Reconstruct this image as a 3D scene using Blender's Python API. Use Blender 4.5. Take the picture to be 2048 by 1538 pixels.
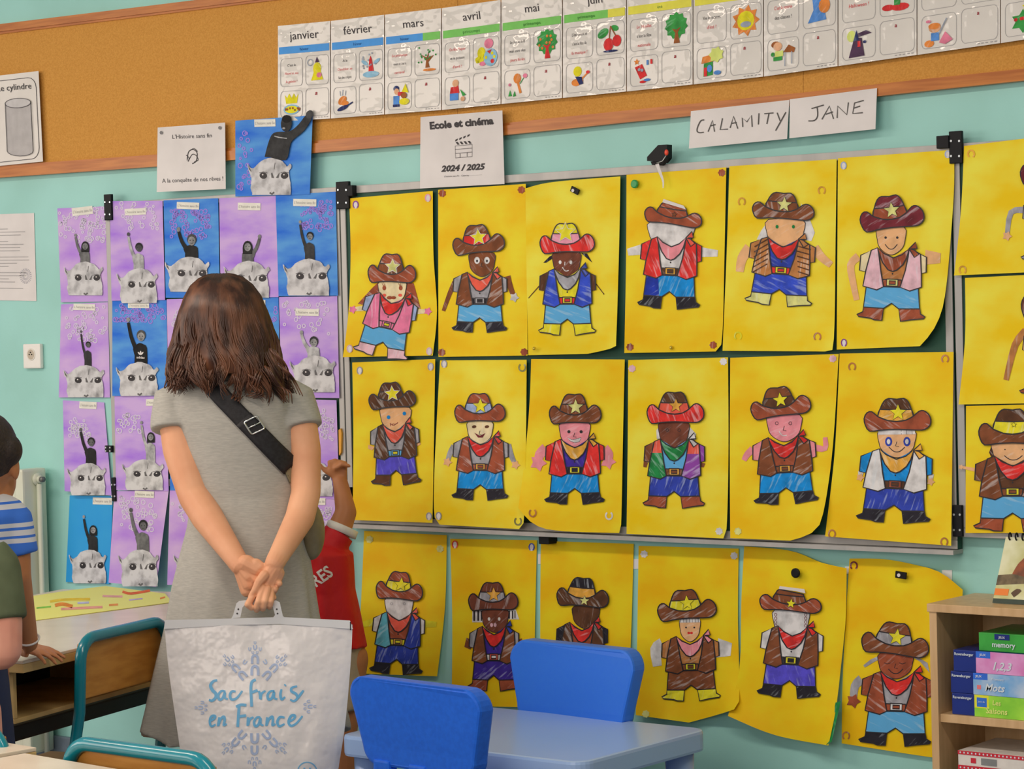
import bpy, bmesh, math, random
from mathutils import Vector, Matrix
from mathutils.bvhtree import BVHTree
random.seed(7)
for o in list(bpy.data.objects): bpy.data.objects.remove(o)
sc = bpy.context.scene
COL = sc.collection
V = Vector
# ------------------------------------------------------------------ camera
F = 4900.0
TH, PITCH, ROLL, CH, CZ = math.radians(38), math.radians(-1.6), -0.025, 1.5, 6.76
FW = V((-math.sin(TH)*math.cos(PITCH), math.cos(TH)*math.cos(PITCH), math.sin(PITCH)))
CAM = V((CZ*math.sin(TH), -CZ*math.cos(TH), CH))
_r = V((math.cos(TH), math.sin(TH), 0)); _u = _r.cross(FW)
RT = _r*math.cos(ROLL)+_u*math.sin(ROLL); UP = _u*math.cos(ROLL)-_r*math.sin(ROLL)
cd = bpy.data.cameras.new('camera'); co = bpy.data.objects.new('camera', cd); COL.objects.link(co)
cd.sensor_width = 36; cd.lens = F/2048*36; cd.clip_start = .05
co.matrix_world = Matrix(((RT.x, UP.x, -FW.x, CAM.x), (RT.y, UP.y, -FW.y, CAM.y), (RT.z, UP.z, -FW.z, CAM.z), (0, 0, 0, 1)))
sc.camera = co
# ------------------------------------------------------------------ light
wd = bpy.data.worlds.new('world'); sc.world = wd; wd.use_nodes = True
bg = wd.node_tree.nodes['Background']; bg.inputs[0].default_value = (1, .84, .72, 1); bg.inputs[1].default_value = .42
def area(name, loc, target, sx, sy, power, col):
    l = bpy.data.lights.new(name, 'AREA'); l.shape = 'RECTANGLE'; l.size = sx; l.size_y = sy; l.energy = power; l.color = col
    o = bpy.data.objects.new(name, l); COL.objects.link(o); o.location = loc
    o.rotation_euler = (V(target)-V(loc)).to_track_quat('-Z', 'Y').to_euler()
    return o
area('window_daylight', (-5.0, -5.5, 2.25), (-.2, -.8, 1.4), 4.2, 1.9, 215, (1, .85, .74))
area('front_fill_light', (1.2, -7.1, 2.0), (-.4, -1.0, 1.0), 4.4, 1.8, 150, (1, .86, .76))  # added fill from behind the camera to brighten front-facing surfaces, not a window
area('ceiling_lamp_row', (-1.4, -2.6, 3.15), (-1.4, -2.6, 0), 2.6, .35, 88, (1, .82, .68))
area('ceiling_lamp_row_2', (2.2, -2.6, 3.15), (2.2, -2.6, 0), 2.6, .35, 88, (1, .82, .68))
vs = sc.view_settings
vs.view_transform = 'Standard'; vs.look = 'None'; vs.gamma = 1; vs.exposure = -0.8; vs.use_curve_mapping = False
# ------------------------------------------------------------------ pixel helpers (image taken as 2048 x 1538)
def ray(px, py): return FW+RT*((px-1024)/F)-UP*((py-769)/F)
def P(px, py, d=0.0):
    r = ray(px, py); return CAM+r*((-d-CAM.y)/r.y)
def G(px, py, z):
    r = ray(px, py); return CAM+r*((z-CAM.z)/r.z)
def D(px, py, dep): return CAM+ray(px, py)*dep
def depth(p): return (p-CAM).dot(FW)
# ------------------------------------------------------------------ materials
def lin(c):
    c /= 255.0
    return c/12.92 if c <= .04045 else ((c+.055)/1.055)**2.4
LT = (.76, .645, .575)          # colour of the room light on a white surface
def A(c):
    v = [max(.004, lin(x)/k) for x, k in zip(c, LT)]; m = max(v); g = .88/m if m > .88 else 1
    return tuple(x*g for x in v)+(1,)
MATS = {}
def _new(name):
    m = bpy.data.materials.new(name); m.use_nodes = True
    nt = m.node_tree; return m, nt, nt.nodes['Principled BSDF']
def _noise(nt, scale, detail=3, mscale=(1, 1, 1), rot=(0, 0, 0), vt='POINT'):
    tc = nt.nodes.new('ShaderNodeTexCoord'); mp = nt.nodes.new('ShaderNodeMapping'); n = nt.nodes.new('ShaderNodeTexNoise')
    mp.vector_type = vt; mp.inputs['Scale'].default_value = mscale; mp.inputs['Rotation'].default_value = rot
    n.inputs['Scale'].default_value = scale; n.inputs['Detail'].default_value = detail
    nt.links.new(tc.outputs['Object'], mp.inputs[0]); nt.links.new(mp.outputs[0], n.inputs['Vector'])
    return n
def _ramp(nt, src, stops):
    r = nt.nodes.new('ShaderNodeValToRGB'); e = r.color_ramp.elements
    while len(e) < len(stops): e.new(.5)
    for k, (p, c) in enumerate(stops): e[k].position = p; e[k].color = c
    nt.links.new(src, r.inputs[0]); return r
def _bump(nt, b, src, strength, dist=.004):
    bp = nt.nodes.new('ShaderNodeBump'); bp.inputs['Strength'].default_value = strength; bp.inputs['Distance'].default_value = dist
    nt.links.new(src, bp.inputs['Height']); nt.links.new(bp.outputs[0], b.inputs['Normal']); nt.links.new(bp.outputs[0], b.inputs['Coat Normal'])
def M(name, c, c2=None, coat_only=False, rough=.6, scale=30, mscale=(1, 1, 1), bump=0, metal=0, coat=0, spec=.4, lo=.35, hi=.65, bscale=None, rot=(0, 0, 0), detail=3, bdist=.004):
    if name in MATS: return MATS[name]
    m, nt, b = _new(name)
    b.inputs['Roughness'].default_value = rough; b.inputs['Metallic'].default_value = metal
    b.inputs['Specular IOR Level'].default_value = spec; b.inputs['Coat Weight'].default_value = coat; b.inputs['Coat Roughness'].default_value = .08
    if c2 is None: c2 = tuple(v*.94 for v in c)
    n = _noise(nt, scale, detail, mscale, rot)
    r = _ramp(nt, n.outputs[0], [(lo, A(c)), (hi, A(c2))]); nt.links.new(r.outputs[0], b.inputs['Base Color'])
    if bump: _bump(nt, b, (_noise(nt, bscale).outputs[0] if bscale else n.outputs[0]), bump, bdist)
    if coat_only: nt.links.remove(b.inputs['Normal'].links[0]); b.inputs['Coat Roughness'].default_value = .03
    MATS[name] = m; return m
def crayon(c, lvl=1.0):
    key = 'crayon_%d_%d_%d_%d' % (*c, int(lvl*10))
    if key in MATS: return MATS[key]
    rnd = random.Random(key)
    dk = tuple(v*.82 for v in c)
    m, nt, b = _new(key); b.inputs['Roughness'].default_value = .7; b.inputs['Specular IOR Level'].default_value = .15
    ang = rnd.uniform(-1.3, 1.3)
    n = _noise(nt, 120, 3, (1, 1, 7.5), (0, ang, 0), 'TEXTURE'); n2 = _noise(nt, 30, 3)
    base = _ramp(nt, n2.outputs[0], [(.35, A(dk)), (.6, A(c))])
    k = min(1, lvl)
    r = _ramp(nt, n.outputs[0], [(.60-.05*k, (0, 0, 0, 1)), (.70-.03*k, (.55*k, .55*k, .55*k, 1))])
    mx = nt.nodes.new('ShaderNodeMix'); mx.data_type = 'RGBA'; mx.inputs[7].default_value = A(tuple(v*.35+.65*215 for v in c))
    nt.links.new(r.outputs[0], mx.inputs[0]); nt.links.new(base.outputs[0], mx.inputs[6]); nt.links.new(mx.outputs[2], b.inputs['Base Color'])
    MATS[key] = m; return m
INK = M('black_ink', (30, 26, 30), rough=.5)
WHITE = M('white_paper', (206, 191, 183), rough=.7, scale=6, spec=.2)
# ------------------------------------------------------------------ object helpers
ORG = {}
def mesh_obj(name, verts, faces, mat, parent=None, smooth=False, origin=None):
    me = bpy.data.meshes.new(name)
    if parent is not None: og = ORG[parent.name]
    elif origin is not None: og = V(origin)
    else:
        n = len(verts); og = V((sum(v[0] for v in verts)/n, sum(v[1] for v in verts)/n, min(v[2] for v in verts)))
    me.from_pydata([tuple(V(v)-og) for v in verts], [], faces)
    me.materials.append(mat)
    if smooth: me.polygons.foreach_set('use_smooth', [True]*len(me.polygons))
    me.update()
    o = bpy.data.objects.new(name, me); COL.objects.link(o)
    ORG[o.name] = og
    if parent is not None: o.parent = parent
    else: o.location = og
    return o
def bm_obj(name, bm, mat, parent=None, smooth=False, origin=None):
    bm.verts.index_update()
    vs_ = [v.co.copy() for v in bm.verts]; fs = [[v.index for v in f.verts] for f in bm.faces]
    bm.free(); return mesh_obj(name, vs_, fs, mat, parent, smooth, origin)
def empty(name, loc):
    o = bpy.data.objects.new(name, None); COL.objects.link(o); o.location = loc; o.empty_display_size = .1; ORG[o.name] = V(loc); return o
def tag(o, label=None, cat=None, group=None, kind=None):
    if label: o['label'] = label
    if cat: o['category'] = cat
    if group: o['group'] = group
    if kind: o['kind'] = kind
    return o
def copy_tree(o, shift, parent=None):
    c = o.copy(); COL.objects.link(c); ORG[c.name] = ORG[o.name]+V(shift)
    if parent is None: c.location = o.location+V(shift)
    else: c.parent = parent
    for ch in [x for x in o.children]: copy_tree(ch, shift, c)
    return c
def box(bm, x0, x1, y0, y1, z0, z1, M4=None):
    vs_ = [bm.verts.new((x, y, z)) for x in (x0, x1) for y in (y0, y1) for z in (z0, z1)]
    for f in ((0, 1, 3, 2), (4, 6, 7, 5), (0, 4, 5, 1), (2, 3, 7, 6), (0, 2, 6, 4), (1, 5, 7, 3)): bm.faces.new([vs_[i] for i in f])
    if M4 is not None: bmesh.ops.transform(bm, matrix=M4, verts=vs_)
    return vs_
def bevel(bm, w, seg=2):
    bmesh.ops.bevel(bm, geom=list(bm.edges), offset=w, segments=seg, profile=.6, affect='EDGES', clamp_overlap=True)
def bbox_obj(name, x0, x1, y0, y1, z0, z1, mat, parent=None, bev=0, seg=2, M4=None):
    bm = bmesh.new(); box(bm, x0, x1, y0, y1, z0, z1)
    if bev: bevel(bm, bev, seg)
    if M4 is not None: bmesh.ops.transform(bm, matrix=M4, verts=bm.verts)
    return bm_obj(name, bm, mat, parent)
def frame_of(t):
    t = t.normalized(); a = V((0, 0, 1)) if abs(t.z) < .9 else V((1, 0, 0))
    n = t.cross(a).normalized(); return n, t.cross(n).normalized()
def tube(bm, pts, r, n=8, closed=False, caps=True):
    pts = [V(p) for p in pts]; rs = r if isinstance(r, (list, tuple)) else [r]*len(pts)
    rings = []; N = len(pts); pn = None
    for i, p in enumerate(pts):
        t = (pts[(i+1) % N]-pts[i-1]) if closed else (pts[min(i+1, N-1)]-pts[max(i-1, 0)])
        t.normalize()
        if pn is None: pn, _ = frame_of(t)
        pn = (pn-t*pn.dot(t))
        if pn.length < 1e-6: pn, _ = frame_of(t)
        pn.normalize(); b = t.cross(pn)
        rings.append([bm.verts.new(p+(pn*math.cos(2*math.pi*k/n)+b*math.sin(2*math.pi*k/n))*rs[i]) for k in range(n)])
    for i in range(N if closed else N-1):
        a, b = rings[i], rings[(i+1) % N]
        for k in range(n): bm.faces.new((a[k], a[(k+1) % n], b[(k+1) % n], b[k]))
    if caps and not closed: bm.faces.new(rings[0][::-1]); bm.faces.new(rings[-1])
def tube_obj(name, pts, r, mat, parent=None, n=8, closed=False):
    bm = bmesh.new(); tube(bm, pts, r, n, closed); return bm_obj(name, bm, mat, parent, True)
def loft(bm, rings, cap=True):
    rr = [[bm.verts.new(p) for p in ring] for ring in rings]; n = len(rr[0])
    for a, b in zip(rr, rr[1:]):
        for k in range(n): bm.faces.new((a[k], a[(k+1) % n], b[(k+1) % n], b[k]))
    if cap: bm.faces.new(rr[0][::-1]); bm.faces.new(rr[-1])
def ering(c, ax, ay, n=24): return [c+ax*math.cos(2*math.pi*k/n)+ay*math.sin(2*math.pi*k/n) for k in range(n)]
def rcone(bm, p0, p1, r0, r1, n=10):
    p0, p1 = V(p0), V(p1); t = (p1-p0).normalized(); a, b = frame_of(t); rings = []
    for s in (-.95, -.75, -.4, 0): rings.append(ering(p0+t*(r0*s), a*(r0*math.sqrt(1-s*s)), b*(r0*math.sqrt(1-s*s)), n))
    for s in (0, .4, .75, .95): rings.append(ering(p1+t*(r1*s), a*(r1*math.sqrt(1-s*s)), b*(r1*math.sqrt(1-s*s)), n))
    loft(bm, rings)
def chain(bm, pts, rs, n=10):
    for i in range(len(pts)-1): rcone(bm, pts[i], pts[i+1], rs[i], rs[i+1], n)
def ellipsoid(bm, c, ax, ay, az, n=20, m=10):
    rings = [ering(c+az*math.sin(t), ax*math.cos(t), ay*math.cos(t), n) for t in [math.pi*(-.48+.96*i/m) for i in range(m+1)]]
    loft(bm, rings)
def remesh(bm, voxel, smooth=4):
    me = bpy.data.meshes.new('tmp'); bm.normal_update(); bmesh.ops.recalc_face_normals(bm, faces=bm.faces); bm.to_mesh(me); bm.free()
    o = bpy.data.objects.new('tmp', me); COL.objects.link(o)
    md = o.modifiers.new('r', 'REMESH'); md.mode = 'VOXEL'; md.voxel_size = voxel
    dg = bpy.context.evaluated_depsgraph_get(); me2 = bpy.data.meshes.new_from_object(o.evaluated_get(dg))
    bpy.data.objects.remove(o); b2 = bmesh.new(); b2.from_mesh(me2); bpy.data.meshes.remove(me2)
    for _ in range(smooth): bmesh.ops.smooth_vert(b2, verts=b2.verts, factor=.5, use_axis_x=True, use_axis_y=True, use_axis_z=True)
    return b2
def bvh_of(o):
    og = ORG[o.name]; return BVHTree.FromPolygons([v.co+og for v in o.data.vertices], [tuple(p.vertices) for p in o.data.polygons])
def on_surface(bvh, fallback, off=.002):
    def f(px, py, layer=0):
        h = bvh.ray_cast(CAM, ray(px, py).normalized())
        if h[0] is None: return D(px, py, fallback)
        n = h[1] if h[1].dot(FW) < 0 else -h[1]
        return h[0]+n*(off+.0005*layer)
    return f
# ------------------------------------------------------------------ flat drawing kit (pieces of paper, ink and print)
def cr(pts, n=5, closed=False):
    out = []; N = len(pts)
    for i in range(N if closed else N-1):
        g = (lambda j: pts[j % N]) if closed else (lambda j: pts[max(0, min(N-1, j))])
        p0, p1, p2, p3 = g(i-1), g(i), g(i+1), g(i+2)
        for k in range(n):
            t = k/n
            out.append(tuple(.5*(2*p1[a]+(p2[a]-p0[a])*t+(2*p0[a]-5*p1[a]+4*p2[a]-p3[a])*t*t+(3*p1[a]-p0[a]-3*p2[a]+p3[a])*t**3) for a in (0, 1)))
    if not closed: out.append(tuple(pts[-1]))
    return out
def ribbon(pts, w, closed=False):
    N = len(pts); L = []; R_ = []
    ws = w if isinstance(w, (list, tuple)) else [w]*N
    for i in range(N):
        a = pts[i-1] if (closed or i > 0) else pts[i]; b = pts[(i+1) % N] if (closed or i < N-1) else pts[i]
        dx, dy = b[0]-a[0], b[1]-a[1]; l = math.hypot(dx, dy) or 1
        nx, ny = -dy/l*ws[i]/2, dx/l*ws[i]/2
        L.append((pts[i][0]+nx, pts[i][1]+ny)); R_.append((pts[i][0]-nx, pts[i][1]-ny))
    return [(L[i], L[(i+1) % N], R_[(i+1) % N], R_[i]) for i in range(N if closed else N-1)]
def ell(cx, cy, rx, ry, n=14, a0=0, a1=2*math.pi, rot=0):
    pts = []; full = abs(a1-a0-2*math.pi) < 1e-6
    for k in range(n):
        t = a0+(a1-a0)*k/(n if full else n-1); x, y = rx*math.cos(t), ry*math.sin(t)
        pts.append((cx+x*math.cos(rot)-y*math.sin(rot), cy+x*math.sin(rot)+y*math.cos(rot)))
    return pts
def star(cx, cy, r, rot=0, n=5, k=.45):
    return [(cx+(r if i % 2 == 0 else r*k)*math.sin(math.pi*i/n+rot), cy-(r if i % 2 == 0 else r*k)*math.cos(math.pi*i/n+rot)) for i in range(2*n)]
def rrect(x0, y0, x1, y1, r, n=4):
    pts = []
    for cx, cy, a in ((x1-r, y0+r, -.5), (x1-r, y1-r, 0), (x0+r, y1-r, .5), (x0+r, y0+r, 1)):
        pts += [(cx+r*math.cos(math.pi*(a+.5*k/n)), cy+r*math.sin(math.pi*(a+.5*k/n))) for k in range(n+1)]
    return pts
def flat(name, polys, mat, place, layer, parent, tf=None):
    """one flat mesh from 2D polygons; place(x, y, layer) gives the point on the surface that carries it"""
    vs_, fs = [], []
    for p in polys:
        i0 = len(vs_)
        for q in p:
            if tf: q = tf(*q)
            vs_.append(place(q[0], q[1], layer))
        fs.append(list(range(i0, len(vs_))))
    return mesh_obj(name, vs_, fs, mat, parent)
_TXT = {}
def text_polys(s, cx, cy, h, ang=0, shear=0, sx=1, bold=0, align='C', res=2):
    key = (s, shear, bold, res)
    if key not in _TXT:
        cu = bpy.data.curves.new('t', 'FONT'); cu.body = s; cu.size = 1; cu.shear = shear; cu.resolution_u = res; cu.offset = bold
        o = bpy.data.objects.new('t', cu); COL.objects.link(o)
        dg = bpy.context.evaluated_depsgraph_get(); me = bpy.data.meshes.new_from_object(o.evaluated_get(dg))
        _TXT[key] = [[(me.vertices[i].co.x, me.vertices[i].co.y) for i in p.vertices] for p in me.polygons]
        bpy.data.objects.remove(o); bpy.data.meshes.remove(me); bpy.data.curves.remove(cu)
    pl = _TXT[key]
    xs = [q[0] for p in pl for q in p]; x0, x1 = min(xs), max(xs)
    ox = (x0+x1)/2 if align == 'C' else x0
    ca, sa = math.cos(ang), math.sin(ang); k = h/.7
    return [[(cx+((q[0]-ox)*sx*ca+(q[1]-.35)*sa)*k, cy+((q[0]-ox)*sx*sa-(q[1]-.35)*ca)*k) for q in p] for p in pl]
class Sheet:
    """a sheet of paper hung on the wall; corners and edges are read off the photograph, distance is the wall or board behind it"""
    def __init__(s, name, outline, mat, d0, curls=(), hang=0, nu=10, nv=14, tf=None, lab=None, cat=None, group=None, wav=0):
        if tf: outline = [tuple(tf(*p[:2]))+tuple(p[2:]) for p in outline]
        ci = [i for i, p in enumerate(outline) if len(p) > 2] or [0, 1, 2, 3]
        pts = [p[:2] for p in outline]; n = len(pts)
        def edge(a, b):
            e = [pts[a]]; i = a
            while i != b: i = (i+1) % n; e.append(pts[i])
            return e
        def samp(e, t):
            ls = [math.dist(a, b) for a, b in zip(e, e[1:])]; L = sum(ls)*t
            for (a, b), l in zip(zip(e, e[1:]), ls):
                if L <= l+1e-9: k = L/l if l else 0; return (a[0]+(b[0]-a[0])*k, a[1]+(b[1]-a[1])*k)
                L -= l
            return e[-1]
        E4 = [edge(ci[k], ci[(k+1) % 4]) for k in range(4)]
        E4 = [cr(e, 4) if len(e) > 2 else e for e in E4]
        T, R_, B, L = E4[0], E4[1], E4[2][::-1], E4[3][::-1]
        xs = [p[0] for p in pts]; ys = [p[1] for p in pts]
        s.x0, s.x1, s.y0, s.y1 = min(xs), max(xs), min(ys), max(ys)
        s.d0, s.curls, s.hang, s.q = d0, curls, hang, [pts[c] for c in ci]; s.wav = wav; s.ph = random.random()*6
        vs_, fs = [], []
        for j in range(nv+1):
            v = j/nv
            for i in range(nu+1):
                u = i/nu; t, b, l, r = samp(T, u), samp(B, u), samp(L, v), samp(R_, v)
                q = s.q
                p = [(1-v)*t[a]+v*b[a]+(1-u)*l[a]+u*r[a]-((1-u)*(1-v)*q[0][a]+u*(1-v)*q[1][a]+u*v*q[2][a]+(1-u)*v*q[3][a]) for a in (0, 1)]
                vs_.append(s.at(p[0], p[1], 0))
        for j in range(nv):
            for i in range(nu):
                a = j*(nu+1)+i; fs.append((a, a+1, a+nu+2, a+nu+1))
        s.o = mesh_obj(name, vs_, fs, mat, None, True)
        tag(s.o, lab, cat, group)
    def at(s, px, py, layer=0):
        u = (px-s.x0)/(s.x1-s.x0); v = (py-s.y0)/(s.y1-s.y0); d = s.d0+s.hang*max(0, v)**2
        if s.wav: d += s.wav*(1+math.sin(u*5+s.ph))*max(0, v)
        for (cu_, cv, amt, rad) in s.curls:
            k = max(0, 1-math.hypot(u-cu_, (v-cv)*1.3)/rad); d += amt*k*k
        return P(px, py, d+.0011*layer)
    def uv(s, u, v):
        q = s.q; return tuple((1-u)*(1-v)*q[0][a]+u*(1-v)*q[1][a]+u*v*q[2][a]+(1-u)*v*q[3][a] for a in (0, 1))
    def add(s, name, polys, mat, layer, parent=None, tf=None): return flat(name, polys, mat, s.at, layer, parent or s.o, tf)
# ================================================================== the setting
def struct(name, *a, **k): return tag(bbox_obj(name, *a, **k), kind='structure')
WALL = M('teal_wall_paint', (146, 187, 175), (138, 178, 165), rough=.55, scale=3, bump=.08, bscale=90)
struct('wall_back', -4.6, 5.6, 0, .12, 0, 3.25, WALL)
struct('floor', -4.6, 5.6, -7.2, .12, -.1, 0, M('grey_linoleum', (120, 118, 118), (105, 104, 106), rough=.45, scale=8))
struct('ceiling', -4.6, 5.6, -7.2, .12, 3.25, 3.33, M('white_ceiling', (200, 192, 185), rough=.8))
struct('baseboard_back', -4.6, 5.6, -.018, -.0005, 0.001, .175, M('grey_baseboard', (98, 104, 112), rough=.5), bev=.004)
# cork board: three panels inside a wooden frame
cb_bot = [(-260, 374), (0, 355), (313, 333), (626, 306), (839, 288), (1260, 244), (1607, 209), (1830, 184), (2048, 161), (2330, 131)]
cb_top = [(-260, 79), (0, 48), (383, 1), (839, -56), (1260, -110), (1607, -155), (2048, -215), (2330, -254)]
def yat(line, x):
    for (a, b), (c, d) in zip(line, line[1:]):
        if x <= c: return b+(d-b)*(x-a)/(c-a)
    return line[-1][1]
def slab(name, quad, d0, d1, mat, parent=None):
    """solid piece on the wall: outline in pixels, back at d0 and front at d1 from the wall"""
    f = [P(x, y, d1) for x, y in quad]; b = [V((p.x, -d0, p.z)) for p in f]; n = len(quad)
    vs_ = f+b; fs = [list(range(n)), list(range(2*n-1, n-1, -1))]+[(i, i+n, (i+1) % n+n, (i+1) % n) for i in range(n)]
    return mesh_obj(name, vs_, fs, mat, parent)
CORK = M('cork', (192, 132, 60), (176, 116, 46), rough=.85, scale=260, bump=.25, lo=.3, hi=.7)
WOOD = M('varnished_frame_wood', (178, 104, 44), (156, 84, 32), rough=.35, scale=14, mscale=(.4, 1, 6))
cork = empty('cork_board', P(900, 290, .02)); tag(cork, 'long cork pin board with a brown wooden frame high on the wall', 'pin board')
seams = [-260, 915, 1607, 2330]
for a, b in zip(seams, seams[1:]):
    xs = [a]+[x for x, _ in cb_bot if a < x < b]+[b]
    slab('cork_panel', [(x+(0.7 if x == a else 0), yat(cb_top, x)) for x in xs]+[(x-(.7 if x == b else 0), yat(cb_bot, x)) for x in xs[::-1]], .0, .014, CORK, cork)
for nm, line, s in (('frame_rail', cb_bot, -1), ('frame_rail', cb_top, 1)):
    w = 19 if s < 0 else 15
    slab(nm, [(x, y+(s*w if s < 0 else 0)) for x, y in line]+[(x, y+(0 if s < 0 else w)) for x, y in line[::-1]], 0, .026, WOOD, cork)
    slab('frame_lip', [(x, y+s*w-(5 if s < 0 else 0)) for x, y in line]+[(x, y+s*w+(0 if s < 0 else 5)) for x, y in line[::-1]], .014, .02, WOOD, cork)
# folding green chalk board: centre panel and two wings
ALU = M('aluminium', (164, 153, 144), (152, 143, 136), rough=.45, scale=20, mscale=(1, 1, .05), metal=.15)
GREEN = M('green_chalkboard', (28, 62, 48), (34, 70, 54), rough=.6, scale=5)
BLK = M('black_plastic', (20, 20, 22), rough=.5, spec=.2)
def wbox(name, p0, p1, d0, d1, mat, parent, bev=0):
    a, b = P(*p0, d1), P(*p1, d1)
    return bbox_obj(name, min(a.x, b.x), max(a.x, b.x), -d1, -d0, min(a.z, b.z), max(a.z, b.z), mat, parent, bev)
def board(label, xl, xr, zt, zb, seams_, fr=(1, 1, 1, 1)):
    e = empty('chalkboard', ((xl+xr)/2, -.015, zb)); tag(e, label, 'chalkboard', 'panels of the folding chalkboard')
    bbox_obj('writing_surface', xl, xr, -.026, -.006, zb, zt, GREEN, e)
    w = .020
    for (x0, x1, z0, z1), on in zip(((xl, xr, zt-.022, zt), (xl, xr, zb, zb+.022), (xl, xl+w, zb+.0222, zt-.0222), (xr-w, xr, zb+.0222, zt-.0222)), fr):
        if on: bbox_obj('frame_rail', x0, x1, -.031, -.0262, z0, z1, ALU, e, .002)
    return e
XL = P(688, 700, .03).x; XR = P(1907, 700, .03).x; ZT = P(1300, 330, .03).z; ZB = P(1300, 1072, .03).z
bc = board('wide green chalkboard centre panel behind the yellow cowboy posters', XL, XR, ZT, ZB, ())
bl = board('green chalkboard wing behind the purple and blue montage sheets', P(219, 700, .03).x, XL-.004, ZT, ZB+.09, ())
br = board('green chalkboard wing cut off by the right edge of the photo', XR+.006, XR+1.0, ZT, ZB+.03, ())
bbox_obj('chalk_tray', XL, XR, -.05, -.0005, ZB-.012, ZB-.001, ALU, bc, .002)
bbox_obj('tray_lip', XL, XR, -.052, -.0502, ZB-.012, ZB-.001, ALU, bc)
tb = P(1090, 1072, .03); bbox_obj('tray_bracket', tb.x-.015, tb.x+.02, -.04, -.0005, ZB-.034, ZB-.0125, BLK, bc, .002)
def hinge(label, p0, p1, parts):
    e = empty('corner_hinge', P((p0[0]+p1[0])/2, p1[1], .05)); tag(e, label, 'hinge', 'black hinge brackets of the chalkboard')
    wbox('hinge_plate', p0, p1, .0313, .042, BLK, e, .002)
    for q0, q1, dd in parts: wbox('hinge_tab', q0, q1, .0313, dd, BLK, e, .002)
    cx, y0, y1 = (p0[0]+p1[0])/2, p0[1], p1[1]; w = (p1[0]-p0[0])*.3
    for sx in (-1, 1):
        for t in (.3, .78):
            q = P(cx+sx*w, y0+(y1-y0)*t, .0425); bm = bmesh.new(); tube(bm, [q+V((0, .002, 0)), q-V((0, .0015, 0))], .0028, 8); bm_obj('screw', bm, M('steel', (190, 186, 182), rough=.3, metal=.8), e)
    return e
hinge('black hinge bracket at the top left of the centre chalkboard', (671, 364), (698, 417), [((693, 371), (705, 392), .05)])
hinge('black hinge bracket at the top right of the centre chalkboard', (1897, 263), (1924, 326), [((1872, 272), (1897, 296), .046)])
hinge('black hinge bracket at the bottom right of the centre chalkboard', (1904, 1010), (1924, 1074), [])
hinge('black hinge bracket at the bottom left beside the red jersey child', (681, 974), (702, 1012), [])
hinge('black hinge bracket at the top outer corner of the left wing', (207, 389), (223, 440), [])
hinge('small black hinge bracket low on the outer edge of the left wing', (209, 891), (223, 905), [])
hinge('black hinge bracket at the bottom outer corner of the left wing', (222, 955), (231, 1003), [])
# socket
so = empty('wall_socket', P(62, 738, 0)); tag(so, 'small white plastic power socket on the teal wall', 'socket')
SOC = M('socket_plastic', (226, 212, 200), rough=.35)
wbox('cover_plate', (45, 688), (81, 737), .0005, .016, SOC, so, .005)
q = P(62, 709, .0165); bm = bmesh.new(); tube(bm, [q, q-V((0, .001, 0))], [.02, .02], 20); bm_obj('socket_rim', bm, M('socket_plastic_shade', (205, 190, 175), rough=.4), so)
bm = bmesh.new(); tube(bm, [q-V((0, .001, 0)), q-V((0, .0016, 0))], [.016, .016], 20); bm_obj('socket_well', bm, M('socket_dark', (176, 156, 136), rough=.6), so)
for dx, dz in ((-.006, 0), (.006, 0), (0, .007)):
    bm = bmesh.new(); tube(bm, [q+V((dx, -.0017, dz)), q+V((dx, -.0035, dz))], .0022, 8); bm_obj('socket_pin_hole', bm, BLK, so)
# radiator
RAD = M('cream_enamel', (196, 190, 168), (188, 180, 158), rough=.35, scale=4)
xr = P(98, 1050, .015).x; ra = empty('radiator', (xr-.5, -.08, .12)); tag(ra, 'cream enamelled panel radiator on the wall at left edge', 'radiator')
zt = P(90, 935, .02).z
for k in range(9):
    x1 = xr-.045-k*.105
    bbox_obj('radiator_section', x1-.10, x1, -.115, -.045, .14, zt-.004, RAD, ra, .012)
bbox_obj('end_panel', xr-.042, xr, -.12, -.02, .13, zt, RAD, ra, .008)
bm = bmesh.new(); tube(bm, [(xr+.012, -.062, .10), (xr+.012, -.062, zt-.05)], .009, 10); bm_obj('feed_pipe', bm, RAD, ra, True)
vz = zt-.035
bm = bmesh.new(); tube(bm, [(xr-.001, -.062, vz), (xr+.012, -.062, vz)], .02, 14); tube(bm, [(xr+.012, -.062, vz), (xr+.022, -.062, vz)], .013, 12); bm_obj('valve_collar', bm, RAD, ra, True)
bm = bmesh.new(); tube(bm, [(xr+.022, -.062, vz), (xr+.034, -.062, vz)], .009, 12); bm_obj('valve_cap', bm, M('valve_grey', (110, 105, 100), rough=.4, metal=.5), ra, True)
# ================================================================== printed sheets on the wall
GR = 'printed sheets above the board'
def TF(ox, oy, k): return lambda x, y: (ox+x/k, oy+y/k)
I_ = TF(290, 180, 2.7676)
PR = M('grey_print', (70, 64, 64)); PRL = M('pale_print', (150, 140, 136))
def angle_of(s): a, b = s.uv(0, .5), s.uv(1, .5); return math.atan2(b[1]-a[1], b[0]-a[0])
def lines(s, rows, mat, name='print_line'):
    pl = []
    for v, u0, u1, h in rows:
        pl += [[s.uv(u0, v), s.uv(u1, v), s.uv(u1, v+h), s.uv(u0, v+h)]]
    s.add(name, pl, mat, 1)
s = Sheet('poster', [(-52, 157), (77, 142), (86, 323), (-42, 336)], M('laminated_paper', (205, 190, 178), rough=.35, scale=5), .029, lab='white card with a grey cylinder pinned on the cork board', cat='poster', group=GR)
s.add('border_line', ribbon([s.uv(*p) for p in rrect(.06, .06, .95, .96, .12)], 1.2, True), PR, 1)
s.add('title_text', text_polys('Le cylindre', 28, 174, 12, -.09, sx=.92), INK, 2)
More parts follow.
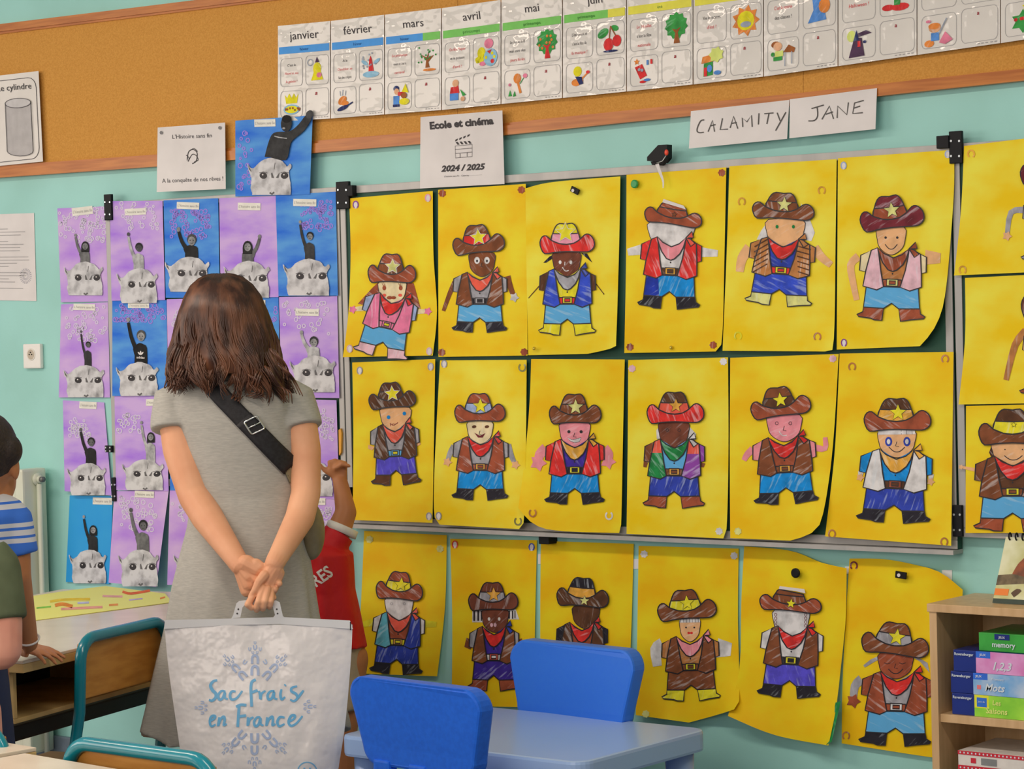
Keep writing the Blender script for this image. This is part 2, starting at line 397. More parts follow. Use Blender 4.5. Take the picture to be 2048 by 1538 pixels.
s.add('cylinder_side', [[(10, 205), (61, 205)]+[(66, 301)]+ell(40, 302, 26, 10, 9, 0, math.pi)+[(14, 303)]], M('grey_fill', (168, 156, 150)), 2)
s.add('cylinder_top', [ell(35.5, 206, 25.5, 9.5, 20, rot=-.06)], M('grey_fill_light', (184, 172, 166)), 3)
s.add('cylinder_line', ribbon(ell(35.5, 206, 25.5, 9.5, 24, rot=-.06), 1.1, True)+ribbon([(10, 206), (14, 303)]+ell(40, 302, 26, 10, 9, math.pi, 0)+[(66, 301), (61, 204)], 1), PR, 4)
s = Sheet('document', [(-50, 430), (68, 426), (73, 602), (-48, 600)], WHITE, .002, lab='white typed page with a round stamp on the teal wall', cat='document', group=GR)
rnd = random.Random(3)
lines(s, [(.17+.036*k, .1, .9-rnd.random()*.25 if k % 4 else .55, .007) for k in range(20) if k % 5 != 3], PRL)
s.add('round_stamp', [[(51+r0*math.cos(t), 552+r0*1.3*math.sin(t)), (51+(r0+4)*math.cos(t), 552+(r0+4)*1.3*math.sin(t)), (51+(r0+4)*math.cos(t+.09), 552+(r0+4)*1.3*math.sin(t+.09)), (51+r0*math.cos(t+.09), 552+r0*1.3*math.sin(t+.09))] for r0 in (3, 8) for t in [k*2*math.pi/22 for k in range(22)]], M('stamp_print', (165, 155, 158)), 1)
s = Sheet('title_page', [(70, 208), (443, 180), (447, 548), (65, 565)], WHITE, .03, tf=I_, hang=.018, wav=.002, lab='white title page with a knotted snake ring below the cork board', cat='sign', group=GR)
a = angle_of(s)
s.add('heading_text', text_polys("L'Histoire sans fin", 384, 272, 8.2, -.04, sx=.95), PR, 1)
s.add('caption_text', text_polys('A la conquête de nos rêves !', 385, 359, 8.2, -.04, sx=.9), PR, 1)
s.add('ring_emblem', ribbon(cr([(374, 321), (377, 304), (386, 299), (394, 306), (392, 322), (383, 328)], 5), [1, 1.4, 1.9]+[1.6]*23)[:24]+ribbon(cr([(372, 310), (378, 316), (376, 323), (384, 309), (392, 311), (396, 320), (388, 324)], 5), 1.3)+ribbon(cr([(381, 300), (388, 297), (395, 303)], 4), 1.2), INK, 1)
for x, y in ((89, 236), (413, 209)): s.add('pin_head', [ell(*I_(x, y), 3, 3.4, 12)], M('pin_grey', (85, 80, 80), rough=.3), 3)
s = Sheet('title_page', [(1525, 150), (1978, 113), (1990, 520), (1522, 545)], WHITE, .036, tf=I_, hang=.006, lab='white film club sign with a clapperboard between cork board and chalkboard', cat='sign', group=GR)
s.add('heading_text', text_polys('Ecole et cinéma', 923, 246, 14, -.085, bold=.045, sx=1.0), INK, 1)
s.add('year_text', text_polys('2024 / 2025', 926, 335, 11.5, -.055, shear=.25, bold=.04, sx=1.08), INK, 1)
s.add('small_text', text_polys("L'histoire sans fin - Calamity - - - - - - - - - -", 926, 351, 3.2, -.05, sx=.95), PR, 1)
s.add('clapper_line', ribbon([(910, 292), (944, 289), (944, 313), (911, 316)], 1, True)+ribbon([(910, 299), (944, 296)], .9)+ribbon([(911, 307), (944, 304)], .9)+ribbon([(920, 307), (920, 315)], .9)+ribbon([(934, 305), (934, 313)], .9), PR, 1)
s.add('clapper_bar', [[(911+k*8, 284-k*.7), (915+k*8, 283.7-k*.7), (919+k*8, 289-k*.7), (915+k*8, 289.5-k*.7)] for k in range(4)]+[[(911+k*8, 279-k*3), (916+k*8, 277-k*3), (914+k*8, 281-k*3), (910+k*8, 283-k*3)] for k in range(4)], INK, 1)
CJ = TF(1350, 170, 4.876)
LET = {'C': [[(285, 340), (250, 350), (220, 410), (215, 450), (240, 465), (280, 460)]],
 'A1': [[(322, 455), (365, 345), (385, 455)], [(340, 400), (395, 385)]], 'L': [[(462, 325), (440, 435), (515, 430)]],
 'A2': [[(537, 418), (570, 305), (612, 425)], [(550, 375), (600, 365)]], 'M': [[(660, 410), (655, 320), (700, 360), (745, 295), (752, 408)]],
 'I': [[(818, 275), (812, 385)]], 'T': [[(870, 280), (960, 272)], [(915, 278), (895, 380)]], 'Y': [[(995, 270), (1025, 350)], [(1080, 265), (980, 445)]]}
LET2 = {'J': [[(1330, 230), (1450, 195)], [(1385, 215), (1390, 300), (1360, 345), (1300, 350)]], 'A': [[(1432, 335), (1505, 205), (1545, 330)], [(1470, 285), (1540, 262)]],
 'N': [[(1580, 322), (1585, 205), (1675, 290), (1690, 170)]], 'E': [[(1840, 150), (1750, 175), (1732, 278), (1830, 270)], [(1745, 225), (1805, 205)]]}
for q_, L_, lb in (([(155, 255), (1115, 145), (1093, 525), (135, 620)], LET, 'white card reading CALAMITY above the chalkboard'), ([(1120, 140), (1970, 30), (1955, 430), (1115, 520)], LET2, 'white card reading JANE above the chalkboard')):
    s = Sheet('name_card', q_, WHITE, .029, tf=CJ, hang=.012, lab=lb, cat='card', group='handwritten name cards')
    for k, st in L_.items():
        s.add('pencil_letter', [p for t in st for p in ribbon(cr([CJ(*x) for x in t], 3 if k in 'CJ' else 1), 2.3)], M('pencil', (72, 66, 62)), 1)
# ================================================================== laminated calendar pages
LAM = M('laminated_calendar_paper', (204, 190, 178), rough=.5, scale=4, coat=.6, bump=.6, bscale=7, bdist=.03, spec=.2, coat_only=True)
seam = [555, 661, 769, 883, 1002, 1125, 1253, 1386, 1527, 1676, 1834, 2001, 2172]
calb = [(555, 243), (661, 237), (883, 220), (1002, 208), (1124, 196), (1253, 183), (1385, 169), (1528, 153), (1677, 132), (1833, 110), (2003, 86), (2172, 60)]
C_ = lambda r, g, b: crayon((r, g, b), .5)
RED, YEL, GRN, BRN, BLU, ORA, SKN, PNK, GRY, NVY, PUR = [C_(*c) for c in ((205, 50, 50), (225, 205, 40), (60, 140, 65), (150, 85, 45), (85, 130, 190), (225, 130, 60), (220, 160, 120), (220, 120, 140), (150, 150, 160), (45, 50, 90), (80, 55, 75))]
LBL, TNT = C_(150, 190, 210), C_(225, 225, 120)
def E_(cx, cy, rx, ry, rot=0): return ell(cx, cy, rx, ry, 12, rot=rot)
def R4(x0, y0, x1, y1): return [(x0, y0), (x1, y0), (x1, y1), (x0, y1)]
def tree(m, tr, extra=()): return [(m, [star(.5, .36, .46, 0, 11, .82)]), (tr, [[(.4, .95), (.46, .6), (.33, .45), (.5, .5), (.68, .42), (.56, .6), (.64, .95)]])]+list(extra)
dots = lambda n, sd, y0=.05, y1=.7, r=.035: [E_(*(lambda q: (q.uniform(.08, .92), q.uniform(y0, y1)))(random.Random(sd*99+k)), r, r) for k in range(n)]
PICS = [ # upper right picture, lower left picture of each month; box coordinates
 ([(YEL, [E_(.5, .45, .2, .24), [(.35, .55), (.65, .5), (.8, .88), (.2, .9)]]), (PNK, [E_(.6, .7, .13, .1)]), (PUR, [[(.4, .22), (.48, 0), (.6, .2)]]), (GRY, ribbon(ell(.15, .2, .13, .12, 12), .03, True))],
  [(YEL, [[(.15, .1), (.27, .25), (.38, .05), (.5, .25), (.62, .05), (.73, .25), (.85, .08), (.78, .48), (.22, .48)]]), (LBL, [E_(.5, .74, .42, .22)]), (YEL, [E_(.5, .74, .34, .16)]), (BRN, dots(9, 1, .66, .78, .05))]),
 ([(RED, [[(.38, .8), (.42, .3), (.48, .15), (.55, .3), (.66, .82)]]), (LBL, [E_(.5, .85, .4, .12), E_(.2, .4, .18, .07, .5), E_(.78, .38, .18, .07, -.5)]), (GRY, dots(12, 2))],
  [(ORA, [E_(.38, .5, .24, .16, -.6), E_(.5, .62, .2, .1)]), (GRY, ribbon([(.25, .1), (.28, .3)], .03)+ribbon([(.4, .06), (.38, .3)], .03)+ribbon([(.55, .1), (.52, .3)], .03)), (NVY, [E_(.4, .82, .3, .09, -.3)]+ribbon([(.62, .74), (.9, .6)], .06))]),
 ([(BRN, [[(.42, .8), (.46, .5), (.2, .3), (.48, .42), (.58, .2), (.56, .44), (.82, .35), (.56, .6), (.62, .8)]]), (GRN, dots(16, 3, .05, .6)), (ORA, [E_(.6, .88, .3, .05)])],
  [(BLU, [R4(.2, .5, .48, .85)]), (NVY, [E_(.34, .2, .14, .12), R4(.18, .85, .5, .95)]), (SKN, [E_(.36, .32, .12, .13)]), (RED, [R4(.42, .35, .75, .5)]), (YEL, [E_(.72, .75, .24, .14), [(.6, .35), (.78, .02), (.92, .4)]]), (BRN, [E_(.7, .5, .14, .12)])]),
 ([(YEL, [E_(.3, .5, .18, .22), E_(.22, .72, .2, .12)]), (PNK, [E_(.62, .18, .2, .18), E_(.35, .88, .14, .08)]), (LBL, [E_(.7, .68, .3, .32)]), (YEL, dots(7, 4, .5, .9, .06)), (RED, [E_(.78, .82, .08, .08), [(.55, .45), (.75, .4), (.66, .55)]])],
  [(RED, [[(.2, .35), (.55, .3), (.6, .6), (.16, .64)]]), (SKN, [E_(.42, .2, .15, .15)]), (BLU, [R4(.16, .6, .55, .88)]), (GRN, [[(.62, .45), (.9, .7), (.75, .75)]]), (SKN, [E_(.75, .85, .1, .1)])]),
 (tree(GRN, RED, [(ORA, dots(9, 5, .08, .6, .05))]),
  [(ORA, [E_(.5, .28, .17, .2), [(.48, .45), (.58, .45), (.7, .85), (.6, .88)]]), (GRN, [[(.1, .95), (.18, .7), (.26, .95)], [(.3, .98), (.38, .75), (.44, .96)]]+ribbon([(.62, .5), (.8, .25)], .03)), (PNK, [E_(.85, .2, .1, .09), E_(.16, .5, .06, .06)])]),
 ([(GRN, [E_(.2, .32, .24, .15, -.5), E_(.68, .18, .16, .1, .3)]), (BRN, ribbon([(.5, .1), (.45, .55)], .04)+ribbon([(.5, .1), (.75, .5)], .04)), (RED, [E_(.42, .72, .2, .22), E_(.76, .62, .18, .2)]), (NVY, [E_(.5, .95, .3, .04)])],
  [(YEL, [E_(.42, .26, .18, .2)]), (ORA, [E_(.36, .68, .2, .14), E_(.52, .62, .14, .12)]+ribbon([(.55, .6), (.85, .35)], .06)), (NVY, [[(.32, .45), (.6, .48), (.66, .75), (.5, .78)]]), (RED, [E_(.86, .32, .08, .06)])]),
 (tree(GRN, BRN), [(RED, [[(.12, .35), (.42, .25), (.62, .7), (.34, .82)], E_(.45, .92, .14, .05)]), (ORA, [star(.2, .15, .13)]), (BLU, [R4(.6, .12, .68, .3), E_(.62, .86, .14, .05)]), (RED, [R4(.76, .1, .84, .28)]), (GRY, [E_(.3, .45, .06, .06), E_(.42, .48, .06, .06)])]),
 ([(ORA, [star(.5, .5, .52, .2, 9, .7)]), (YEL, [E_(.5, .5, .32, .32)]), (GRY, [E_(.5, .62, .2, .1)])],
  [(GRN, [[(.2, .5), (.55, .45), (.55, .95), (.18, .98)]]), (ORA, [[(.1, .5), (.15, .25), (.5, .2), (.58, .45)]]), (TNT, [star(.68, .22, .3, .3, 7, .75)]), (RED, [R4(.2, .65, .32, .97)]), (BLU, [E_(.42, .7, .1, .14), E_(.72, .88, .14, .08)])]),
 ([(BLU, [[(.1, .9), (.3, .5), (.25, .05), (.6, .1), (.75, .85)]]), (ORA, [E_(.68, .4, .2, .24)])],
  [(BRN, [E_(.22, .14, .16, .12), [(.5, .45), (.7, .2), (.95, .35), (.9, .5)]]), (SKN, [E_(.3, .22, .16, .16)]), (TNT, [R4(.2, .38, .5, .58)]), (GRN, [R4(.14, .58, .46, .72), E_(.12, .48, .07, .08)]), (GRY, [R4(.55, .45, .58, .95), R4(.8, .45, .83, .9)])]),
 ([(RED, [E_(.2, .8, .2, .1), E_(.6, .82, .3, .12)]), (GRN, [R4(.4, .3, .6, .75)])],
  [(TNT, [E_(.25, .25, .16, .2)]), (PUR, [[(.35, .3), (.6, .35), (.7, .98), (.15, 1)], [(.4, .2), (.75, .1), (.95, .22), (.5, .3)]]), (NVY, [[(.3, .45), (.42, .05), (.5, .4)], E_(.7, .5, .06, .05)]), (RED, [R4(.46, .45, .56, .65)])]),
 ([(BRN, dots(6, 7))],
  [(SKN, [E_(.36, .38, .2, .17)]), (ORA, [E_(.35, .32, .2, .11), E_(.18, .9, .16, .12)]), (BLU, [R4(.24, .55, .5, .82)]), (PNK, [[(.5, .9), (.7, .55), (.95, .85), (.7, .98)]]), (GRY, ribbon([(.5, .6), (.75, .1)], .04)), (PNK, [E_(.15, .14, .08, .05)])]),
 (tree(GRN, BRN), [(GRN, [star(.5, .6, .4, 0, 6, .6)]), (RED, dots(5, 9, .4, .8, .06)), (YEL, [star(.6, .12, .14)])])]
MON = ['janvier', 'février', 'mars', 'avril', 'mai', 'juin'] + [None]*6
SENT = [['C\'est le', 'Nouvel an, vive', 'la galette !'], ['A la', 'Chandeleur, on', 'fait des crêpes'], ['Le printemps', 'revient et c\'est le', 'carnaval'], ['On fête Pâques', 'et le poisson', 'd\'avril !'], ['Le 1er et le 8', 'mai sont des', 'jours fériés'], ['L\'été revient et', 'c\'est la fête de', 'la musique !'], ['Le 14 juillet', 'c\'est la fête', 'nationale'], ['Vive les vacances', 'd\'été !', ''], ['C\'est la rentrée', 'des classes !', ''], ['Le 31 on fête', 'Halloween !', ''], None, None]
REDL = [(1, 2), (1,), (0, 2), (0, 2), (2,), (2,), (0, 2), (1,), (0,), (1,), (), ()]
BANDB, BANDG, BANDY = M('band_blue', (25, 125, 190), rough=.4), M('band_green', (95, 170, 62), rough=.4), M('band_yellow', (205, 190, 40), rough=.4)
bands = [[(BANDB, 0, 1)], [(BANDB, 0, 1)], [(BANDB, 0, .68), (BANDG, .68, 1)], [(BANDG, 0, 1)], [(BANDG, 0, 1)], [(BANDG, 0, .72), (BANDY, .72, 1)], [(BANDY, 0, 1)], [(BANDY, 0, 1)], [(BANDY, 0, .7)], [], [], []]
mlab = ['January with a yellow birthday figure and crown', 'February with pancakes in a pan', 'March with a bare brown tree', 'April with a chick and painted egg', 'May with a blossoming red trunked tree', 'June with red cherries', 'July with a red block waving a flag', 'August with a smiling sun', 'September with a schoolchild at a piano stool', 'October with a witch', 'November with a child raking leaves', 'December cut off at the right edge']
CTX = M('calendar_print', (50, 44, 46)); CRD = M('calendar_print_red', (200, 60, 62)); TXB = M('band_print', (10, 70, 120)); TXG = M('band_print_green', (50, 110, 40))
for k in range(12):
    xa, xb = seam[k], seam[k+1]; h = lambda x: 191+(x-555)*.0387
    q = [(xa+.8, yat(calb, xa)-h(xa)), (xb-.8, yat(calb, xb)-h(xb)), (xb-.8, yat(calb, xb)), (xa+.8, yat(calb, xa))]
    s = Sheet('calendar_page', q, LAM, .0285, hang=.003, wav=.0015, lab='laminated calendar page for '+mlab[k], cat='calendar page', group='calendar pages along the cork board')
    U = lambda p: [s.uv(*t) for t in p]
    ang = angle_of(s); W_ = xb-xa
    if MON[k]: s.add('month_name', text_polys(MON[k], *s.uv(.5, .115), 16.5, ang, sx=.92), CTX, 1)
    for m, u0, u1 in bands[k]:
        bb = s.add('season_band', [U([(.02+.96*u0, .225), (.02+.96*u1, .225), (.02+.96*u1, .30), (.02+.96*u0, .30)])], m, 1)
        if u1-u0 > .5: flat('band_word', text_polys('hiver' if m is BANDB else 'printemps' if m is BANDG else 'été', *s.uv(.02+.48*(u0+u1), .262), 6, ang), TXB if m is BANDB else TXG, s.at, 2, bb)
    bx = [(.05, .35, .47, .64), (.53, .34, .97, .64), (.05, .69, .47, .96), (.53, .68, .97, .96)]
    s.add('box_outline', [t for b in bx for t in ribbon(U(rrect(b[0], b[1], b[2], b[3], .05)), .8, True)], PRL, 1)
    s.add('corner_mark', text_polys('a', *s.uv(.73, .725), 8, ang, shear=.3, bold=.02), M('dark_red_print', (150, 40, 50)), 1)
    s.add('footer_line', [U([(u, .975), (u+.03, .975), (u+.03, .982), (u, .982)]) for u in (.72, .77, .82, .88, .93)], PRL, 1)
    if SENT[k]:
        for r_, t in enumerate(SENT[k]):
            if t: s.add('sentence', text_polys(t, *s.uv(.26, .42+.085*r_), 5.4*W_/115, ang, shear=.25, sx=min(1, 11.5/len(t))*.8), CRD if r_ in REDL[k] else CTX, 1)
    for bxi, pic in ((bx[1], PICS[k][0]), (bx[2], PICS[k][1])):
        f_ = lambda x, y: s.uv(bxi[0]+(bxi[2]-bxi[0])*(.06+.88*x), bxi[1]+(bxi[3]-bxi[1])*(.05+.9*y))
        for ly, (m, pl) in enumerate(pic):
            for q_ in ([[p] for p in pl] if len(pl) < 4 else [pl]): s.add('picture_shape', q_, m, 1+ly*.4, tf=f_)
# ================================================================== yellow cowboy posters
def Zc(x, y): return ((x-1650)/211, (y-640)/470)
def N(l): return [Zc(*p) for p in l]
CB = dict(
 shirt=N([(1550, 640), (1650, 702), (1750, 640), (1745, 845), (1555, 845)]),
 sleeveL=N([(1445, 692), (1512, 658), (1478, 797), (1440, 790)]), sleeveR=N([(1788, 655), (1860, 690), (1862, 788), (1828, 797)]),
 vestL=N([(1510, 658), (1550, 640), (1560, 690), (1575, 790), (1595, 890), (1553, 912), (1465, 890), (1480, 790)]),
 vestR=N([(1750, 640), (1790, 655), (1822, 672), (1832, 800), (1835, 885), (1762, 912), (1700, 890), (1730, 780), (1745, 690)]),
 bandana=N([(1550, 640), (1590, 675), (1650, 702), (1705, 680), (1750, 638), (1735, 700), (1712, 745), (1675, 780), (1650, 790), (1620, 780), (1585, 735), (1565, 690)]),
 knotA=N([(1748, 640), (1788, 596), (1800, 636), (1765, 640)]), knotB=N([(1750, 642), (1780, 645), (1812, 672), (1784, 694)]),
 belt=N([(1590, 843), (1706, 843), (1702, 890), (1595, 890)]), buckle=N([(1615, 840), (1685, 840), (1685, 884), (1615, 884)]), hole=N([(1630, 851), (1670, 851), (1670, 873), (1630, 873)]),
 trousers=N([(1487, 885), (1553, 912), (1597, 888), (1702, 888), (1762, 912), (1815, 885), (1828, 1025), (1697, 1030), (1650, 995), (1600, 1030), (1473, 1026)]),
 bootL=N([(1473, 1026), (1600, 1030), (1592, 1108), (1545, 1106), (1520, 1096), (1445, 1088), (1433, 1075), (1470, 1056)]),
 bootR=N([(1697, 1030), (1830, 1025), (1835, 1058), (1864, 1075), (1855, 1088), (1780, 1097), (1710, 1110)]))
def Hc(l): return [((x-1653)/186, (y-425)/107) for x, y in l]
BRIM = Hc(cr([(1468, 450), (1484, 412), (1512, 405), (1545, 437), (1600, 462), (1650, 468), (1700, 460), (1740, 435), (1774, 402), (1800, 398), (1826, 420), (1839, 455), (1835, 492), (1805, 520), (1760, 524), (1650, 519), (1560, 524), (1500, 532), (1476, 495)], 2, True))
CROWN = Hc(cr([(1545, 437), (1558, 385), (1578, 338), (1605, 319), (1650, 324), (1690, 318), (1716, 345), (1732, 395), (1742, 435), (1700, 460), (1650, 468), (1600, 462)], 2, True))
BAND = Hc([(1545, 437), (1556, 390), (1650, 394), (1731, 390), (1742, 435), (1700, 460), (1650, 468), (1600, 462)])
c_ = dict(br=(122, 68, 42), db=(88, 54, 36), rb=(148, 72, 48), mr=(112, 40, 48), rd=(208, 48, 44), lr=(232, 92, 72), bl=(52, 72, 176), dbl=(36, 54, 150), sb=(104, 178, 224), wb=(24, 130, 196), gr=(152, 144, 146), wh=(206, 194, 188), bk=(40, 36, 42), ye=(228, 208, 44), pk=(224, 116, 148), lp=(236, 150, 168), pu=(62, 42, 132), gn=(34, 122, 62), og=(214, 152, 60), te=(92, 160, 172), cr=(232, 206, 160), sk=(238, 176, 124), mb=(112, 60, 44), tn=(176, 112, 62), sl=(150, 160, 190), nv=(48, 62, 150), pv=(84, 72, 180), pi=(236, 140, 146), ls=(130, 120, 70), pl=(206, 196, 120), lk=(220, 170, 176), vl=(130, 62, 140))
YP = {}
def yellow(k):
    a, b = [((226, 172, 2), (232, 204, 40)), ((226, 182, 8), (230, 210, 66)), ((222, 166, 2), (230, 198, 26))][k]
    return M('yellow_paint_%d' % k, a, b, rough=.6, scale=5.5, mscale=(1, 1, 1.5), lo=.38, hi=.64, bump=.15, bscale=9, bdist=.01, detail=6, spec=.2)
def poster(tf, outline, body, hat, head, cols, label, d0, face='', arms=(), hair=(), marks=(), curls=(), hang=.004, pal=0, star_at=None, extra=(), lw=2.4, crown_cut=None, wav=.001, flags=''):
    s = Sheet('cowboy_poster', outline, yellow(pal), d0, curls, hang, tf=tf, lab=label, cat='poster', group='yellow cowboy posters on the wall', nu=12, nv=18, wav=wav)
    brim, crown, band, st, skin, bd, kn, vl, vr, sl, sr, sh, bt, bk, tr, bo = [c_[t] for t in cols.split()]
    ink = lambda nm, polys, lay, par, f: flat('ink_outline', [q for p in polys for q in ribbon([tf(*f(*t)) for t in p], lw, True)], INK, s.at, lay, par)
    cxt, yt, cxb, yb, hw = body; sl_ = (cxt-cxb)/(yb-yt)
    fb = lambda x, y: (cxt+(cxb-cxt)*y+x*hw, yt+(yb-yt)*y+x*hw*sl_)
    tfb = lambda x, y: tf(*fb(x, y))
    for (pts, w, cc, hand) in arms:
        o = s.add('arm', ribbon([tf(*p) for p in cr(pts, 3)], [w/2.95*(1-.35*i/(len(pts)*3-3)) for i in range(len(pts)*3-2)]), crayon(c_[cc], .5), 1)
        if hand: flat('hand', [star(*tf(*pts[-1]), w/2.95*.75, .4, 5, .6)], crayon(c_[hand], .4), s.at, 1.6, o)
    for (pts, cc) in hair: s.add('hair', [[tf(*p) for p in pts]], crayon(c_[cc], 1), .8)
    # head
    if head:
        x0, x1, y0, y1 = head
        hp = [(x0+.04*(x1-x0), y0), (x1-.04*(x1-x0), y0), (x1, y0+.45*(y1-y0)), (x1-.1*(x1-x0), y0+.76*(y1-y0)), (x0+.62*(x1-x0), y1-.02*(y1-y0)), (x0+.38*(x1-x0), y1-.02*(y1-y0)), (x0+.1*(x1-x0), y0+.76*(y1-y0)), (x0, y0+.45*(y1-y0))]
        hp = cr(hp, 3, True); ho = s.add('face', [[tf(*p) for p in hp]], crayon(skin, .5), 1.6)
        flat('ink_outline', ribbon([tf(*p) for p in hp], lw*.55, True), INK, s.at, 1.9, ho)
        fx = lambda u, v: tf(x0+(x1-x0)*u, y0+(y1-y0)*v)
        S = (x1-x0)/2.95*.5
        def fdraw(nm, polys, cc): flat(nm, polys, crayon(c_[cc], 0) if cc != 'ink' else INK, s.at, 2.2, ho)
        for t in face.split():
            if t == 'dots':
                for u in (.3, .72): fdraw('eye', [E_(*fx(u, .38), S*.09, S*.09)], 'ink')
            elif t == 'bdots':
                for u, v in ((.26, .42), (.8, .26)): fdraw('eye', [E_(*fx(u, v), S*.1, S*.11)], 'wb')
            elif t == 'gdots':
                for u in (.28, .72): fdraw('eye', [E_(*fx(u, .26), S*.08, S*.1)], 'gn')
            elif t == 'brow':
                for u in (.26, .78): fdraw('eye', [E_(*fx(u, .24), S*.15, S*.1, -.2)], 'db')
            elif t == 'round':
                for u in (.3, .7):
                    fdraw('eye', [E_(*fx(u, .32), S*.19, S*.24)], 'wh'); flat('pupil', [E_(*fx(u, .34), S*.07, S*.09)], INK, s.at, 2.6, ho)
            elif t == 'bigeye':
                for u in (.27, .78):
                    fdraw('eye', [E_(*fx(u, .42), S*.2, S*.27)], 'nv'); flat('eye_white', [E_(*fx(u, .42), S*.1, S*.15)], crayon(c_['wh'], 0), s.at, 2.6, ho)
            elif t == 'small':
                for u in (.27, .68): fdraw('eye', ribbon(ell(*fx(u, .32), S*.09, S*.1, 10), .9, True), 'ink')
            elif t == 'lash':
                for u in (.2, .82):
                    fdraw('eye', [E_(*fx(u, .3), S*.12, S*.15)]+[[fx(u-.1+.07*k, .02+.05*abs(k-1)), fx(u-.05+.05*k, .2), fx(u+.0+.03*k, .22)] for k in range(3)], 'rb')
            elif t == 'closed':
                for u in (.25, .7): fdraw('eye', ribbon([fx(u-.1, .38), fx(u, .43), fx(u+.1, .38)], 1.2), 'ink')
            elif t == 'wink':
                for u in (.26, .66): fdraw('eye', [E_(*fx(u, .42), S*.09, S*.12)], 'wh')
            elif t == 'faint':
                for u in (.22, .7): fdraw('eye', ribbon(ell(*fx(u, .27), S*.08, S*.08, 8), .8, True), 'gr')
            elif t == 'smile': fdraw('mouth', ribbon(cr([fx(.28, .62), fx(.42, .78), fx(.58, .78), fx(.72, .62)], 3), 1.6), 'ink')
            elif t == 'teeth':
                fdraw('mouth', [[fx(.25, .62), fx(.42, .7), fx(.72, .62), fx(.66, .78), (fx(.5, .82)), fx(.35, .76)]], 'wh'); fdraw('mouth_line', ribbon([fx(.25, .62), fx(.42, .71), fx(.72, .62), fx(.66, .78), fx(.5, .82), fx(.35, .76)], .9, True), 'ink')
            elif t == 'grin': fdraw('mouth', [[fx(.26, .5), fx(.5, .64), fx(.72, .52), fx(.6, .72), fx(.42, .72)]], 'mr')
            elif t == 'lips': fdraw('mouth', [E_(*fx(.4, .73), S*.18, S*.11), E_(*fx(.55, .73), S*.16, S*.1)], 'rb')
            elif t == 'heart': fdraw('mouth', [E_(*fx(.44, .62), S*.14, S*.12), E_(*fx(.58, .62), S*.14, S*.12)], 'rd')
            elif t == 'pinkm': fdraw('mouth', [E_(*fx(.36, .68), S*.1, S*.14), E_(*fx(.5, .68), S*.1, S*.14)], 'lk')
            elif t == 'stitch': fdraw('mouth', ribbon([fx(.3, .7), fx(.45, .76), fx(.58, .64)], 1.1)+[p for k in range(5) for p in ribbon([fx(.32+.06*k, .66+.02*(k % 2)), fx(.33+.06*k, .8-.03*k)], .9)], 'mr')
            elif t == 'wsmile': fdraw('mouth', ribbon(cr([fx(.34, .62), fx(.45, .78), fx(.58, .76)], 3), 1.8), 'wh')
            elif t == 'nose': fdraw('nose', ribbon([fx(.5, .42), fx(.46, .58), fx(.56, .6)], 1.1), 'ink')
            elif t == 'wnose': fdraw('nose', ribbon([fx(.44, .4), fx(.43, .55)], 1.5), 'wh')
            elif t == 'cheek':
                for u in (.2, .8): fdraw('cheek', [E_(*fx(u, .62), S*.12, S*.1)], 'lr')
            elif t == 'fringe': fdraw('fringe', [[fx(-.02, .0), fx(1.0, 0), fx(1.02, .15), fx(-.02, .17)]], 'wh'); fdraw('fringe_line', [p for k in range(7) for p in ribbon([fx(.02+.15*k, .0), fx(.03+.15*k, .16)], .8)], 'ink')
    # body
    sh_o = s.add('shirt', [[tfb(*p) for p in CB['shirt']]], crayon(sh, .4), 2.4)
    P1 = lambda nm, key, cc, lay, lv=.8, mat=None: (lambda o: (ink('ink_outline', [CB[key]], lay+.35, o, fb), o)[1])(s.add(nm, [[tfb(*p) for p in CB[key]]], mat or crayon(cc, lv), lay))
    to = P1('trousers', 'trousers', tr, 2.6, 1)
    if 'two' in flags: flat('trouser_leg', [[tfb(*p) for p in N([(1487, 890), (1570, 905), (1580, 1028), (1473, 1026)])]], crayon(c_['dbl'], .8), s.at, 2.85, to)
    P1('boot', 'bootL', bo, 3.0, .7); P1('boot', 'bootR', bo, 3.0, .7)
    P1('sleeve', 'sleeveL', sl, 2.7, .5); P1('sleeve', 'sleeveR', sr, 2.7, .5)
    P1('belt', 'belt', bt, 2.9, .3)
    bo_ = P1('buckle', 'buckle', bk, 3.3, .2); flat('buckle_hole', [[tfb(*p) for p in CB['hole']]], crayon(bt if bt != bk else c_['ye'], 0), s.at, 3.7, bo_); ink('ink_outline', [CB['hole']], 3.9, bo_, fb)
    vo = [P1('vest_half', 'vestL', vl, 3.4, 1), P1('vest_half', 'vestR', vr, 3.4, 1)]
    if 'stripe' in flags:
        for sg, o in zip((-1, 1), vo): flat('vest_stripe', [p for k in range(6) for p in ribbon([tfb(sg*(.42+.02*k), .10+.075*k), tfb(sg*.86, -.02+.075*k+.16)] if sg > 0 else [tfb(-.42, .02+.075*k), tfb(-.85, .16+.075*k)], 2.6)], crayon(c_['db'], .3), s.at, 3.65, o)
    if 'split' in flags:
        for key, o, cc in (('vestL', vo[0], 'lr'), ('vestR', vo[1], 'lr')):
            q = CB[key]; flat('vest_yoke', [[tfb(*p) for p in (N([(1510, 660), (1550, 645), (1558, 690), (1563, 735), (1486, 735)]) if key == 'vestL' else N([(1750, 645), (1820, 672), (1828, 740), (1737, 740)]))]], crayon(c_[cc], .8), s.at, 3.65, o)
    P1('bandana', 'bandana', bd, 3.5, .9)
    P1('bandana_knot', 'knotA', kn, 4.2, .6); P1('bandana_knot', 'knotB', kn, 4.3, .6)
    s.add('button', [E_(*tfb(0, .35), 1.6, 1.8)], INK, 2.8)
